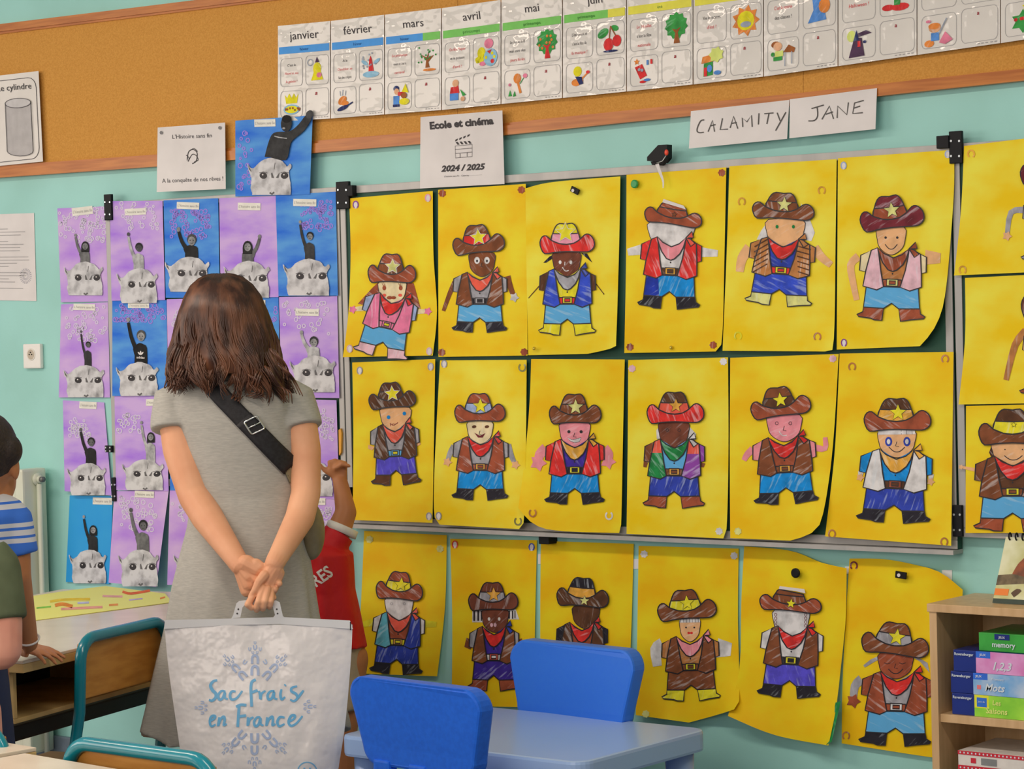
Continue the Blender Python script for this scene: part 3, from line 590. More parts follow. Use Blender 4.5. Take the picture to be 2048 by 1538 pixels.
    # hat
    if hat:
        hx0, hx1, hy0, hy1, rot = hat; cx, cy, rx, ry = (hx0+hx1)/2, (hy0+hy1)/2, (hx1-hx0)/2, (hy1-hy0)/2; r = math.radians(rot); ry *= 1-abs(rot)*.012
        fh = lambda x, y: (cx+x*rx*math.cos(r)-y*ry*math.sin(r), cy+x*rx*math.sin(r)+y*ry*math.cos(r))
        tfh = lambda x, y: tf(*fh(x, y))
        kf = (lambda p: (p[0], max(p[1], -.62+.25*p[0]))) if crown_cut else (lambda p: p)
        oc = s.add('hat_crown', [[tfh(*kf(p)) for p in CROWN]], crayon(crown, 1), 4.2); ink('o', [[kf(p) for p in CROWN]], 4.4, oc, fh)
        ob = s.add('hat_band', [[tfh(*p) for p in BAND]], crayon(band, .8), 4.6); ink('o', [BAND], 4.7, ob, fh)
        if crown_cut: s.add('folded_flap', [[tfh(*p) for p in ([(-.45, -.72), (-.42, -1.0), (.3, -.72), (.4, -.45)] if crown_cut == 1 else [(-.42, -.75), (-.4, -.98), (.4, -.95), (.45, -.62), (.1, -.72)])]], WHITE, 4.9)
        om = s.add('hat_brim', [[tfh(*p) for p in BRIM]], crayon(brim, 1), 5.0); ink('o', [BRIM], 5.3, om, fh)
        sx_, sy_, sr_ = star_at or (.02, -.13, .26)
        p = tfh(sx_, sy_); so_ = s.add('star', [star(p[0], p[1], sr_*rx/2.95, r)], crayon(st, .3), 5.6)
        if 'wstar' in flags: flat('star_edge', ribbon(star(p[0], p[1], sr_*rx/2.95*1.08, r), 1.5, True), WHITE, s.at, 5.9, so_)
        else: flat('ink_outline', ribbon(star(p[0], p[1], sr_*rx/2.95, r), .8, True), INK, s.at, 5.9, so_)
    for nm, polys, cc, lay in extra: s.add(nm, [[tf(*p) for p in q] for q in polys], INK if cc == 'ink' else crayon(c_[cc], .5), lay)
    for (x, y, cc, kind) in marks:
        p = tf(x, y)
        if kind == 'o': # horseshoe cut out of white paper
            o = s.add('horseshoe', [E_(p[0], p[1], 6, 8)], WHITE, 1); flat('horseshoe_line', ribbon(ell(p[0], p[1], 5, 7, 14, math.pi*.65, math.pi*2.35), 2.2), crayon(c_[cc], .4), s.at, 1.4, o)
        elif kind == 'u': s.add('horseshoe', ribbon(ell(p[0], p[1], 6.5, 7.5, 14, -math.pi*.3, math.pi*1.3), 3.2), crayon(c_[cc], .8), 1)
        elif kind == 'n': s.add('horseshoe', ribbon(ell(p[0], p[1], 6.5, 7.5, 14, math.pi*.7, math.pi*2.3), 3.2), crayon(c_[cc], .8), 1)
        elif kind == 'f': s.add('horseshoe', [star(p[0], p[1], 8, .2, 7, .8)], crayon(c_[cc], .6), 1)
    return s
ZA, ZB_, ZC, ZD, ZE, ZF = TF(680, 340, 3.531), TF(1240, 260, 2.926), TF(690, 700, 3.593), TF(1240, 690, 2.926), TF(700, 1040, 3.471), TF(1250, 1070, 3.012)
D1, D2, D3 = .036, .036, .004
c = 1
poster(ZA, [(65, 200, c), (655, 148, c), (660, 600), (685, 1000), (655, 1310, c), (20, 1322, c), (60, 1000), (75, 600)], (372, 885, 280, 1322, 187), (198, 535, 590, 802, 2), (275, 462, 785, 945),
 'rb rb br pl cr rd rd pk pk sl sl pk pk pk sb lk', 'cowboy poster with long brown hair and pink waistcoat, top row at left end', D1, 'lash lips cheek',
 arms=(([(180, 975), (90, 985)], 34, 'cr', 'pk'), ([(520, 1000), (620, 998)], 34, 'cr', 'pk')), hair=(([(285, 780), (230, 830), (125, 945), (200, 960), (285, 900)], 'rb'), ([(455, 790), (520, 800), (570, 980), (500, 960), (450, 880)], 'rb')), marks=((110, 245, 'vl', 'o'), (620, 197, 'lp', 'o'), (68, 1262, 'lk', 'o'), (630, 1280, 'lk', 'o')), pal=0, flags='wstar', curls=((0, 1, .012, .5),))
poster(ZA, [(693, 140, c), (1312, 98, c), (1318, 700), (1325, 1310, c), (695, 1320, c)], (988, 722, 985, 1148, 190), (792, 1157, 380, 598, -5), (915, 1090, 585, 752),
 'br br rd ye br lr lr br br gr gr gr bk gr sb bk', 'cowboy poster with thin brown arms and round white eyes, second in the top row', D1, 'round nose',
 arms=(([(812, 790), (775, 870), (730, 995)], 32, 'br', None), ([(1180, 750), (1200, 820), (1230, 900)], 40, 'br', 'wh')), marks=((722, 165, 'rb', 'f'), (1280, 140, 'rb', 'f'), (718, 1288, 'rb', 'f'), (1300, 1285, 'rb', 'f')), pal=0, flags='wstar')
poster(ZA, [(1310, 130, c), (1500, 85), (1980, 45, c), (1972, 500), (1950, 1200), (1930, 1255), (1750, 1298, c), (1330, 1308, c), (1318, 800)], (1605, 697, 1605, 1168, 198), (1410, 1795, 375, 590, -1), (1505, 1695, 580, 750),
 'rd ye lp ye mb gr nv bl bl db db ye rd ye sb ye', 'cowboy poster with red and yellow hat and yellow boots, third in the top row', D1+.001, 'wink wnose wsmile',
 arms=(([(1410, 815), (1330, 905)], 6, 'db', None), ([(1805, 800), (1862, 875)], 6, 'db', 'db')), hair=(([(1545, 585), (1480, 610), (1435, 655), (1455, 655), (1540, 600)], 'bk'), ([(1700, 585), (1745, 590), (1782, 655), (1740, 620)], 'bk')), pal=1, flags='wstar', star_at=(-.05, -.38, .3), curls=((1, 1, .03, .45), (0, 0, .015, .3)))
poster(ZB_, [(38, 262, c), (622, 218, c), (612, 700), (597, 1230), (560, 1296, c), (25, 1305, c), (35, 800)], (302, 628, 284, 1048, 178), (145, 483, 405, 568, 9), (170, 430, 535, 690),
 'rb rb rb br wh pi lr rd rd rd rd wh db og wb bk', 'cowboy poster with blank white face and torn white hat crown, fourth in the top row', D1, '',
 arms=(([(125, 700), (45, 715)], 62, 'wh', None), ([(478, 715), (572, 722)], 58, 'wh', None)), marks=((595, 250, 'rb', 'f'), (58, 1270, 'rb', 'f'), (545, 1258, 'rb', 'f')), pal=0, crown_cut=1, flags='two', star_at=(.02, .1, .1))
poster(ZB_, [(640, 212, c), (1268, 170, c), (1262, 600), (1250, 1250), (1200, 1296, c), (600, 1292, c), (625, 700)], (955, 632, 925, 1030, 192), (775, 1137, 363, 530, 4), (858, 1075, 525, 682),
 'br br br pl sk rd tn tn tn tn tn nv rd ye bl pl', 'cowboy poster with striped tan waistcoat and white hair, fifth in the top row', D1, 'gdots',
 arms=(([(760, 690), (715, 750), (700, 830)], 70, 'sk', None), ([(1135, 690), (1180, 745), (1235, 790)], 60, 'sk', None)), hair=(([(870, 530), (825, 590), (800, 640), (880, 650)], 'wh'), ([(1060, 430), (1110, 520), (1140, 600), (1120, 650), (1060, 640)], 'wh')), marks=((712, 420, 'og', 'n'), (1180, 355, 'og', 'n'), (690, 1205, 'ye', 'n'), (1155, 1210, 'tn', 'n')), pal=1, flags='stripe', curls=((1, 1, .015, .3),))
poster(ZB_, [(1275, 165, c), (1955, 115, c), (1952, 400), (1905, 950), (1845, 1150), (1755, 1265, c), (1268, 1285, c), (1272, 700)], (1600, 692, 1585, 1118, 195), (1400, 1775, 375, 590, -6), (1505, 1668, 568, 730),
 'mr mr rb pl sk rb rb lk lk cr cr tn rb pl sb rb', 'cowboy poster with maroon hat and eye patch curl, sixth in the top row', D1, 'dots smile',
 arms=(([(1395, 740), (1350, 790), (1365, 900), (1385, 995)], 50, 'sk', None), ([(1785, 745), (1875, 750)], 90, 'sk', None)), hair=(([(1510, 590), (1555, 570), (1620, 575), (1540, 600), (1512, 660)], 'db'),), marks=((1308, 208, 'sl', 'o'), (1917, 142, 'sl', 'o'), (1310, 1245, 'vl', 'o')), pal=1, curls=((1, 1, .05, .55),))
poster(ZC, [(52, 90, c), (648, 65, c), (640, 600), (628, 1242, c), (55, 1222, c), (60, 600)], (352, 530, 370, 972, 175), (168, 505, 228, 425, -4), (258, 468, 412, 582),
 'db db db ye sk lr lr db db gr gr gr sb sb pv db', 'cowboy poster with stitched mouth and blue eyes, second row at left end', D2, 'bdots stitch',
 arms=(([(190, 690), (180, 715)], 40, 'sk', None), ([(515, 660), (530, 685)], 40, 'sk', None)), marks=((105, 148, 'gr', 'o'), (615, 120, 'gr', 'o'), (603, 1195, 'gr', 'o')), pal=0, flags='wstar', hang=.012)
poster(ZC, [(683, 75, c), (1305, 70, c), (1300, 700), (1285, 1230), (1250, 1287, c), (680, 1255, c), (640, 1180), (645, 800)], (975, 622, 970, 1080, 198), (787, 1150, 312, 520, 0), (882, 1058, 512, 675),
 'rb rb sl ye cr rd rd rb rb gr gr gr rb og wb bk', 'smiling cowboy poster with blue-grey hat band and grey sleeves, second in the middle row', D2+.002, 'brow grin nose',
 arms=(([(785, 690), (755, 740), (735, 805)], 38, 'gr', 'sk'), ([(1170, 680), (1195, 760), (1225, 825)], 38, 'gr', 'sk')), marks=((712, 100, 'gr', 'o'), (1273, 125, 'ls', 'u'), (672, 1192, 'gr', 'o'), (1243, 1230, 'ls', 'u')), pal=1, hang=.014, curls=((0, 1, .02, .3), (1, 1, .02, .3)))
poster(ZC, [(1338, 65, c), (2010, 68, c), (1998, 600), (1985, 1240), (1970, 1315, c), (1430, 1285), (1245, 1135, c), (1290, 800), (1325, 400)], (1650, 640, 1650, 1110, 211), (1467, 1839, 316, 532, 0), (1546, 1755, 520, 697),
 'br br br pl pi og og rd rd rd rd pu bk ye wb bk', 'pink faced cowboy poster with red waistcoat and toothy smile, third in the middle row', D2+.001, 'dots teeth nose',
 arms=(([(1445, 710), (1400, 750), (1388, 810)], 70, 'pi', 'pi'), ([(1860, 710), (1895, 750), (1890, 800)], 65, 'pi', 'pi')), marks=((1348, 1170, 'tn', 'u'), (1897, 1190, 'wh', 'u')), pal=0, hang=.014, curls=((0, 1, .05, .5),))
poster(ZD, [(48, 88, c), (632, 72, c), (635, 600), (625, 1060), (605, 1132, c), (38, 1105, c), (45, 600)], (318, 550, 315, 956, 177), (157, 490, 275, 460, 0), (230, 400, 450, 600),
 'rd db lr og mb gn wh gn vl br vl sb br og nv rb', 'cowboy poster with green and purple waistcoat and braids, fourth in the middle row', D2, 'small',
 arms=(([(152, 680), (145, 715)], 28, 'br', None), ([(485, 690), (480, 715)], 28, 'br', None)), hair=(([(240, 460), (212, 500), (215, 550), (245, 545)], 'wh'), ([(390, 460), (445, 520), (440, 555), (390, 550)], 'wh')), marks=((70, 138, 'lk', 'f'), (605, 97, 'wh', 'f'), (580, 1090, 'wh', 'f')), pal=1, flags='split', hang=.012)
poster(ZD, [(645, 75, c), (1280, 52, c), (1245, 600), (1190, 980), (1130, 1095), (995, 1145, c), (645, 1130, c), (642, 600)], (955, 537, 975, 932, 185), (760, 1112, 237, 430, -7), (865, 1058, 408, 565),
 'rb br db ye pi rd rd br br pi pi rb br og wb bk', 'pink faced cowboy poster with one hand raised and tilted hat, middle row', D2, 'small nose wsmile',
 arms=(([(778, 610), (745, 640), (725, 675)], 46, 'pi', None), ([(1140, 600), (1200, 605), (1200, 540)], 40, 'pi', None)), marks=((1245, 80, 'lk', 'f'), (690, 1090, 'pl', 'f')), pal=0, hang=.012, curls=((1, 1, .05, .6),))
poster(ZD, [(1285, 50, c), (1952, 40, c), (1945, 600), (1938, 1175, c), (1200, 1120, c), (1250, 700), (1270, 400)], (1618, 612, 1598, 1042, 212), (1427, 1818, 312, 505, 0), (1515, 1725, 498, 658),
 'rb db og ye sk og og wh wh wb wb wb db rb nv bk', 'cowboy poster with white fringe, big eyes and white waistcoat, sixth in the middle row', D2, 'bigeye nose smile fringe',
 arms=(([(1410, 740), (1405, 775)], 34, 'wh', 'sk'), ([(1820, 755), (1818, 800)], 34, 'wh', 'sk')), marks=((1358, 128, 'tn', 'n'), (1902, 82, 'tn', 'n'), (1240, 1105, 'tn', 'n'), (1897, 1152, 'tn', 'n')), pal=0, hang=.016)
poster(ZE, [(98, 75, c), (672, 105, c), (660, 600), (605, 1085, c), (50, 1065, c), (80, 500)], (342, 642, 318, 1072, 180), (183, 507, 352, 565, 6), (248, 432, 538, 697),
 'rb rb ye ye wh lr lr te nv wh wh rb ye og nv bk', 'cowboy poster with yellow hat band and teal and blue waistcoat, bottom row at left end', D3, 'faint',
 arms=(([(160, 710), (85, 725)], 46, 'ye', None), ([(512, 720), (600, 725)], 46, 'ye', None)), marks=((135, 135, 'pl', 'f'), (625, 200, 'pl', 'f')), pal=2, star_at=(.05, -.1, .28), hang=.01)
poster(ZE, [(695, 130, c), (1298, 140, c), (1285, 700), (1275, 1300, c), (705, 1290, c), (710, 700)], (1000, 738, 995, 1188, 172), (822, 1165, 433, 630, 0), (920, 1095, 620, 780),
 'mb mb gr og mb rd nv br br gr gr pu wh lr pu rb', 'cowboy poster with dark brown face and striped hair, second in the bottom row', D3, 'wink pinkm',
 arms=(([(840, 830), (815, 890)], 60, 'br', None), ([(1165, 830), (1180, 880)], 50, 'br', None)), hair=(([(850, 625), (848, 710), (925, 710), (925, 620)], 'wh'), ([(1090, 620), (1095, 690), (1175, 690), (1150, 620)], 'wh')), extra=(('hair_stripe', [R4(856, 630, 868, 700), R4(884, 630, 896, 700), R4(908, 630, 916, 700), R4(1100, 630, 1110, 685), R4(1124, 630, 1132, 685), R4(1142, 630, 1148, 680)], 'ink', 1.3),), marks=((728, 170, 'rd', 'o'), (1260, 188, 'nv', 'o')), pal=2, hang=.01)
poster(ZE, [(1325, 145, c), (1970, 165, c), (1955, 700), (1930, 1330, c), (1325, 1310, c), (1320, 700)], (1610, 710, 1605, 1150, 178), (1437, 1797, 395, 612, 5), (1548, 1727, 598, 754),
 'db bk og pl db rd rd db db bk bk rb db ye nv db', 'cowboy poster with black hat crown and scribbled brown head behind the far blue chair', D3, '', pal=2, star_at=(.08, .55, .17), hang=.01)
poster(ZF, [(82, 65, c), (685, 82, c), (680, 500), (688, 990), (640, 1055), (385, 1130, c), (65, 1085, c), (75, 500)], (390, 608, 400, 1000, 173), (193, 547, 325, 517, -4), (332, 450, 505, 642),
 'br br ye ye sk pi pi br br tn tn tn br ye br ye', 'cowboy poster with white paper arms and yellow boots, fourth in the bottom row', D3, 'dots heart fringe',
 arms=(([(225, 660), (185, 690), (195, 790)], 80, 'wh', None), ([(555, 680), (640, 690)], 115, 'wh', None)), marks=((115, 115, 'wh', 'f'), (657, 125, 'wh', 'f'), (125, 1078, 'pl', 'f')), pal=2, hang=.015, curls=((1, 1, .07, .45), (.3, 1, .03, .4)))
poster(ZF, [(718, 68, c), (1000, 95), (1180, 165), (1335, 200, c), (1330, 500), (1300, 800), (1270, 1050), (1225, 1268, c), (900, 1205), (620, 1090, c), (690, 800), (700, 400)], (1010, 552, 985, 982, 187), (812, 1185, 308, 470, 6), (895, 1105, 450, 607),
 'rb br br ye wh rd rd br br wh wh wh bk ye pv bk', 'cowboy poster with blank white face and blue-violet trousers, fifth in the bottom row', D3+.004, '',
 extra=(('green_streak', [[(1268, 1010), (1300, 1000), (1245, 1245), (1212, 1265)]], 'gn', .5), *[('hair_curl', ribbon(ell(x0, 480+k*22, 8, 9, 8), 3, True), 'mr', 2.0) for x0 in (907, 1088) for k in range(4)]), pal=2, crown_cut=2, star_at=(.02, .32, .16), hang=.02, wav=.006, curls=((0, 1, .05, .5), (1, 1, .06, .5), (1, 0, .03, .35)))
poster(ZF, [(1352, 142, c), (1560, 145), (1750, 180), (1900, 225), (2035, 330, c), (2010, 800), (1985, 1345, c), (1850, 1340), (1305, 1255, c), (1310, 900), (1330, 500)], (1640, 825, 1625, 1272, 213), (1427, 1835, 518, 738, 8), (1530, 1730, 710, 866),
 'br br gr ye rb rd rd rb rb rb rb gr rb wh sb bk', 'cowboy poster with closed eyes and white braids beside the bookshelf', D3, 'closed nose smile',
 arms=(([(1425, 870), (1385, 910), (1375, 1000)], 60, 'gr', 'rb'),), hair=(([(1545, 720), (1480, 750), (1435, 785), (1445, 798), (1500, 765), (1545, 740)], 'gr'), ([(1710, 720), (1780, 765), (1835, 830), (1822, 770), (1760, 735)], 'gr')), marks=((1378, 185, 'mr', 'n'), (1332, 1210, 'tn', 'n')), pal=2, hang=.01, curls=((1, 0, .05, .5),))
# right wing posters, cut by the frame edge
ID = lambda x, y: (x, y)
Z3 = TF(0, 0, 1/2.95)
def px(l): return [tuple(v*(1/2.95 if False else 1) for v in p) for p in l]
poster(ID, [(1928, 292, c), (2170, 262, c), (2165, 540, c), (1908, 551, c), (1922, 420)], (2108, 398, 2105, 525, 62), (2040, 2170, 300, 372, 0), (2070, 2140, 360, 402),
 'mr mr mr ye sk mr mr mr mr gr gr gr br ye sb gr', 'cowboy poster with one grey bent sleeve, top row at the right edge', .037, '', arms=(([(2052, 420), (2022, 425), (2014, 472)], 40, 'gr', 'sk'),), marks=((1942, 308, 'og', 'n'), (1925, 540, 'og', 'n')), pal=1, lw=2)
poster(ID, [(1930, 556, c), (2170, 544, c), (2165, 805, c), (1917, 809, c), (1930, 680)], (2112, 660, 2105, 795, 65), (2042, 2175, 558, 640, 0), (2080, 2150, 620, 665),
 'mb mb mb ye sk rd rd br br sk sk br br ye sb rb', 'cowboy poster with one long drooping arm, middle row at the right edge', .037, '', arms=(([(2052, 662), (2030, 690), (2012, 760)], 50, 'tn', None),), pal=1, lw=2)
poster(ID, [(1932, 812, c), (2170, 806, c), (2165, 1066, c), (1931, 1066, c)], (2025, 912, 2025, 1063, 76), (1957, 2095, 818, 890, 0), (1985, 2068, 880, 930),
 'br db ye ye sk rd rd br br br br db br ye sb rb', 'cowboy poster with yellow hat band and outstretched thin arm, lowest at the right edge', .037, 'dots smile', arms=(([(1952, 940), (1922, 934)], 22, 'sk', 'sk'),), hair=(([(1985, 885), (1978, 905), (1985, 920), (1995, 900)], 'db'),), pal=0, lw=2.6)
# magnets, pins and tape
def magnet(label, x, y, d, kind, mat, sz=9, ang=0, group='magnets and pins holding the posters'):
    p = P(x, y, d); bm = bmesh.new()
    if kind == 'disc': tube(bm, [p, p-V((0, .004, 0)), p-V((0, .006, 0))], [sz/720, sz/720, sz/720*.75], 20); o = bm_obj('magnet', bm, mat)
    elif kind == 'pin':
        o = None; tube(bm, [p, p-V((0, .004, 0)), p-V((0, .006, 0))], [sz/720, sz/720*.9, sz/720*.4], 14); o = bm_obj('push_pin', bm, mat)
    else:
        box(bm, -sz/720, sz/720, -.005, 0, -sz/1300, sz/1300); bevel(bm, .001, 1); bmesh.ops.transform(bm, matrix=Matrix.Translation(p)@Matrix.Rotation(ang, 4, 'Y'), verts=bm.verts); o = bm_obj('magnet', bm, mat)
        b2 = bmesh.new(); tube(b2, [p-V((.004, .0052, 0)), p-V((.004, .0075, 0))], .0045, 10); bm_obj('white_dot', b2, WHITE, o)
    tag(o, label, 'magnet' if kind != 'pin' else 'pin', group)
magnet('small black rectangular magnet above the red and yellow hat', 1151, 381, .043, 'bar', BLK, 10, .45)
magnet('small black rectangular magnet on the poster beside the bookshelf', 1803, 1150, .014, 'bar', BLK, 11, .1)
magnet('round black magnet on the bottom row poster with violet trousers', 1592, 1146, .022, 'disc', BLK, 9)
magnet('round green magnet on the fourth poster of the top row', 1270, 368, .043, 'disc', M('green_plastic', (40, 135, 70), rough=.35), 8)
GLD = M('brass', (190, 160, 60), rough=.3, metal=.7)
magnet('small brass push pin under the yellow boots poster', 1069, 697, .05, 'pin', GLD, 3.5)
magnet('small brass push pin under the poster with the torn hat', 1343, 695, .044, 'pin', GLD, 3.5)
for k, (x0, y0, x1, y1) in enumerate(((1076, 1108, 1081, 1128), (1266, 1118, 1277, 1138), (1268, 1119, 1276, 1137), (1690, 1133, 1698, 1148), (1884, 1140, 1904, 1162))):
    if k == 2: continue
    tag(slab('tape_piece', [(x0, y0), (x1, y0), (x1, y1), (x0, y1)], .0005, .0016, M('white_tape', (215, 205, 200), rough=.4)), ['bit of white tape between the second and third bottom posters', 'bit of white tape beside the poster with white paper arms', '', 'bit of white tape left of the poster beside the bookshelf', 'bit of white tape above the bookshelf poster corner'][k], 'tape', 'bits of white tape')
# black clamp with red bead on the board rail
cl = empty('binder_clamp', P(1315, 328, .05)); tag(cl, 'black clamp with a red bead clipped on the chalkboard top rail', 'clamp')
slab('clamp_body', [(1294, 314), (1316, 290), (1334, 289), (1334, 316), (1326, 326), (1316, 323), (1294, 322)], .032, .055, BLK, cl)
slab('clamp_jaw', [(1301, 323), (1316, 322), (1330, 324), (1322, 331), (1304, 330)], .032, .045, BLK, cl)
bm = bmesh.new(); ellipsoid(bm, P(1333, 305, .056), V((.006, 0, 0)), V((0, .004, 0)), V((0, 0, .008)), 12, 8); bm_obj('red_bead', bm, M('red_plastic', (225, 70, 45), rough=.3), cl, True)
tube_obj('wire', [P(1332, 311, .058), P(1325, 322, .058), P(1313, 326, .056)], .0012, M('steel', (190, 186, 182)), cl)
flat('ribbon_end', ribbon(cr([(1314, 328), (1320, 345), (1326, 362), (1326, 376)], 4), [8, 7, 6, 6, 6, 5, 5, 4, 4, 3, 3, 2, 2]), WHITE, lambda x, y, l: P(x, y, .05), 0, cl)
tag(slab('wooden_peg', [(677, 860), (681, 857), (683, 866), (682, 905), (678, 911)], .0313, .038, M('orange_wood', (206, 140, 40), rough=.5)), 'thin orange wooden peg on the chalkboard above the pointing hand', 'peg')
# ================================================================== photo montage sheets
def montage_mat(k):
    if k == 'p': return M('purple_wash', (152, 104, 190), (206, 166, 212), rough=.6, scale=6, mscale=(.7, 1, 2.2), lo=.34, hi=.58, detail=8, spec=.2)
    if k == 'k': return M('pink_wash', (170, 120, 196), (212, 172, 210), rough=.6, scale=5, mscale=(.8, 1, 1.8), lo=.34, hi=.6, detail=8, spec=.2)
    if k == 'c': return M('cyan_wash', (30, 140, 200), (44, 156, 212), rough=.6, scale=8)
    return M('blue_wash', (34, 92, 180), (112, 176, 222), rough=.6, scale=6, mscale=(.7, 1, 2.4), lo=.36, hi=.7, detail=8, spec=.2)
FUR = M('grey_fur_print', (190, 180, 176), (96, 90, 90), rough=.7, scale=26, mscale=(1, 1, 1.1), lo=.45, hi=.8, detail=12, spec=.15)
FURD = M('dark_fur_print', (92, 86, 84), rough=.7)
GM = lambda g: M('photo_grey_%d' % g, (g*.9, int(g*.86), int(g*.84)), (g*.68, g*.65, g*.64), rough=.6, scale=50, spec=.15)
RNG1, RNG2 = M('ring_print_white', (226, 204, 222)), M('ring_print_violet', (150, 120, 205))
GP = 'purple and blue photo montage sheets'
def fig_child(s, x0, x1, y0, y1, side, shirt, skin, hair, d=0, longhair=False):
    w, h = x1-x0, y1-y0
    f = (lambda u, v: (x0+w*u, y0+h*v)) if side < 0 else (lambda u, v: (x1-w*u, y0+h*v))
    # u=0 is the raised-arm side
    e = s.add('child_cutout', [cr([f(.36, 1), f(.38, .8), f(.3, .66), f(.45, .58), f(.62, .54), f(.8, .57), f(.95, .64), f(.97, 1)], 2)], GM(shirt), 2)
    k = [f(.42, .64), f(.22, .42), f(.08, .12)]
    flat('raised_arm', ribbon(cr(k, 3), [w*.2, w*.19, w*.17, w*.16, w*.15, w*.14, w*.13]), GM(shirt), s.at, 2.2, e)
    flat('fist', [E_(*f(.08, .06), w*.085, w*.11)], GM(skin), s.at, 2.3, e)
    hc = f(.68, .4); hr = w*.19
    if longhair: flat('long_hair', [cr([(hc[0]-hr*1.25, hc[1]+hr*2), (hc[0]-hr*1.2, hc[1]-hr*.4), (hc[0], hc[1]-hr*1.5), (hc[0]+hr*1.2, hc[1]-hr*.4), (hc[0]+hr*1.25, hc[1]+hr*2)], 3)], GM(hair), s.at, 2.5, e)
    flat('hair', [E_(hc[0], hc[1]-hr*.25, hr*1.12, hr*1.3)], GM(hair), s.at, 2.6, e)
    flat('face', [E_(hc[0], hc[1]+hr*.15, hr*.88, hr*1.1)], GM(skin), s.at, 2.8, e)
    for sx in (-.38, .38): flat('eye', [E_(hc[0]+hr*sx, hc[1], hr*.14, hr*.12)], GM(50), s.at, 3, e)
    flat('mouth', ribbon([(hc[0]-hr*.3, hc[1]+hr*.62), (hc[0], hc[1]+hr*.75), (hc[0]+hr*.3, hc[1]+hr*.62)], hr*.14), GM(70), s.at, 3, e)
    return e
def fig_beast(s, x0, x1, y0, y1):
    w, h = x1-x0, y1-y0; f = lambda u, v: (x0+w*u, y0+h*v)
    rnd = random.Random(int(x0*7+y0)); jit = lambda p: (p[0]+rnd.uniform(-.7, .7), p[1]+rnd.uniform(-.7, .7))
    out = cr([f(.12, 1), f(.08, .8), f(.1, .6), f(.07, .42), f(.02, .3), f(.0, .14), f(.08, .26), f(.17, .24), f(.3, .08), f(.45, .01), f(.6, .0), f(.78, .08), f(.88, .22), f(.95, .14), f(.98, .24), f(.92, .38), f(.95, .6), f(.97, .8), f(.96, 1)], 3)
    b = s.add('animal_head_cutout', [[jit(p) for p in out]], FUR, 3.2)
    for u, r in ((.36, .13), (.83, -.13)):
        flat('eye', [ell(*f(u, .47), w*.085, h*.09, 12, rot=r*1.6)], INK, s.at, 3.5, b)
        flat('eye_glint', [E_(*f(u-.015, .445), w*.017, h*.02)], WHITE, s.at, 3.7, b)
        flat('lash', ribbon([f(u-.09, .40), f(u, .365), f(u+.09, .40)], h*.018), FURD, s.at, 3.5, b)
    for u0, u1 in ((.53, .57), (.7, .665)): flat('nostril', [[f(u0, .41), f(u0+.025, .38), f(u1+.03, .54), f(u1-.03, .53)]], FURD, s.at, 3.5, b)
    flat('crease', ribbon([f(.62, .12), f(.6, .3)], h*.018), FURD, s.at, 3.5, b); flat('chin_shadow', ribbon([f(.5, .93), f(.55, .97), f(.6, .92)], h*.05), FURD, s.at, 3.5, b)
    flat('ear_shade', [[f(.015, .17), f(.07, .28), f(.1, .38), f(.04, .3)]], FURD, s.at, 3.5, b)
def montage(tf, q, col, lab, beast=None, child=None, tag_=None, rings=0, rbox=(.05, .08, .95, .35), d0=.0345, shirt=60, skin=150, hair=40, side=-1, lh=False, hang=.003, tang=0, ring_m=None, logo=False, curls=()):
    s = Sheet('montage_sheet', q, montage_mat(col), d0, curls, hang, tf=tf, lab=lab, cat='montage', group=GP, nu=6, nv=8)
    rnd = random.Random(lab); m = ring_m or (RNG1 if col in 'pk' else RNG2)
    if rings:
        pl = []
        for k in range(int(rings*1.5)):
            u, v = rnd.uniform(rbox[0], rbox[2]), rnd.uniform(rbox[1], rbox[3]); p = s.uv(u, v); r = rnd.uniform(2.2, 5)
            pl += ribbon(ell(p[0], p[1], r*.85, r, 9), 1.9, True)
        tag(s.add('stamped_rings', pl, m, .8), kind='stuff')
    if beast: fig_beast(s, *tf(beast[0], beast[1])[:1], tf(beast[2], beast[3])[0], tf(beast[0], beast[1])[1], tf(beast[2], beast[3])[1])
    if child:
        (a0, b0), (a1, b1) = tf(child[0], child[1]), tf(child[2], child[3]); e = fig_child(s, a0, a1, b0, b1+3, side, shirt, skin, hair, longhair=lh)
        if logo:
            cx, cy = a0+(a1-a0)*.66, b0+(b1-b0)*.78
            flat('shirt_logo', [ell(cx, cy-1, 1.6, 4.2, 10), ell(cx-3, cy, 1.5, 4, 10, rot=-.7), ell(cx+3, cy, 1.5, 4, 10, rot=.7)], WHITE, s.at, 2.6, e)
            flat('shirt_logo_word', text_polys('adidas', cx, cy+8, 4.6, .05, bold=.02), WHITE, s.at, 2.6, e)
    if tag_:
        x0, y0, x1, y1 = tag_; ca, sa = math.cos(tang), math.sin(tang); cx, cy = tf((x0+x1)/2, (y0+y1)/2); w, h = (x1-x0)/2/3.413, (y1-y0)/2/3.413
        w *= 3.413/(1/ (tf(1, 0)[0]-tf(0, 0)[0])); h *= 3.413/(1/(tf(1, 0)[0]-tf(0, 0)[0]))
        rt = lambda x, y: (cx+x*ca-y*sa, cy+x*sa+y*ca)
        t = s.add('title_strip', [[rt(-w, -h), rt(w, -h), rt(w, h), rt(-w, h)]], M('cream_paper', (214, 202, 186)), 1.4)
        flat('title_print', text_polys("L'histoire sans fin", cx, cy, h*.75, tang, shear=.15, sx=.78*w/h/3.6*1.15), PRL, s.at, 1.8, t)
    return s
GZ, HZ = TF(100, 370, 3.413), TF(100, 780, 3.413)
W0 = .0035
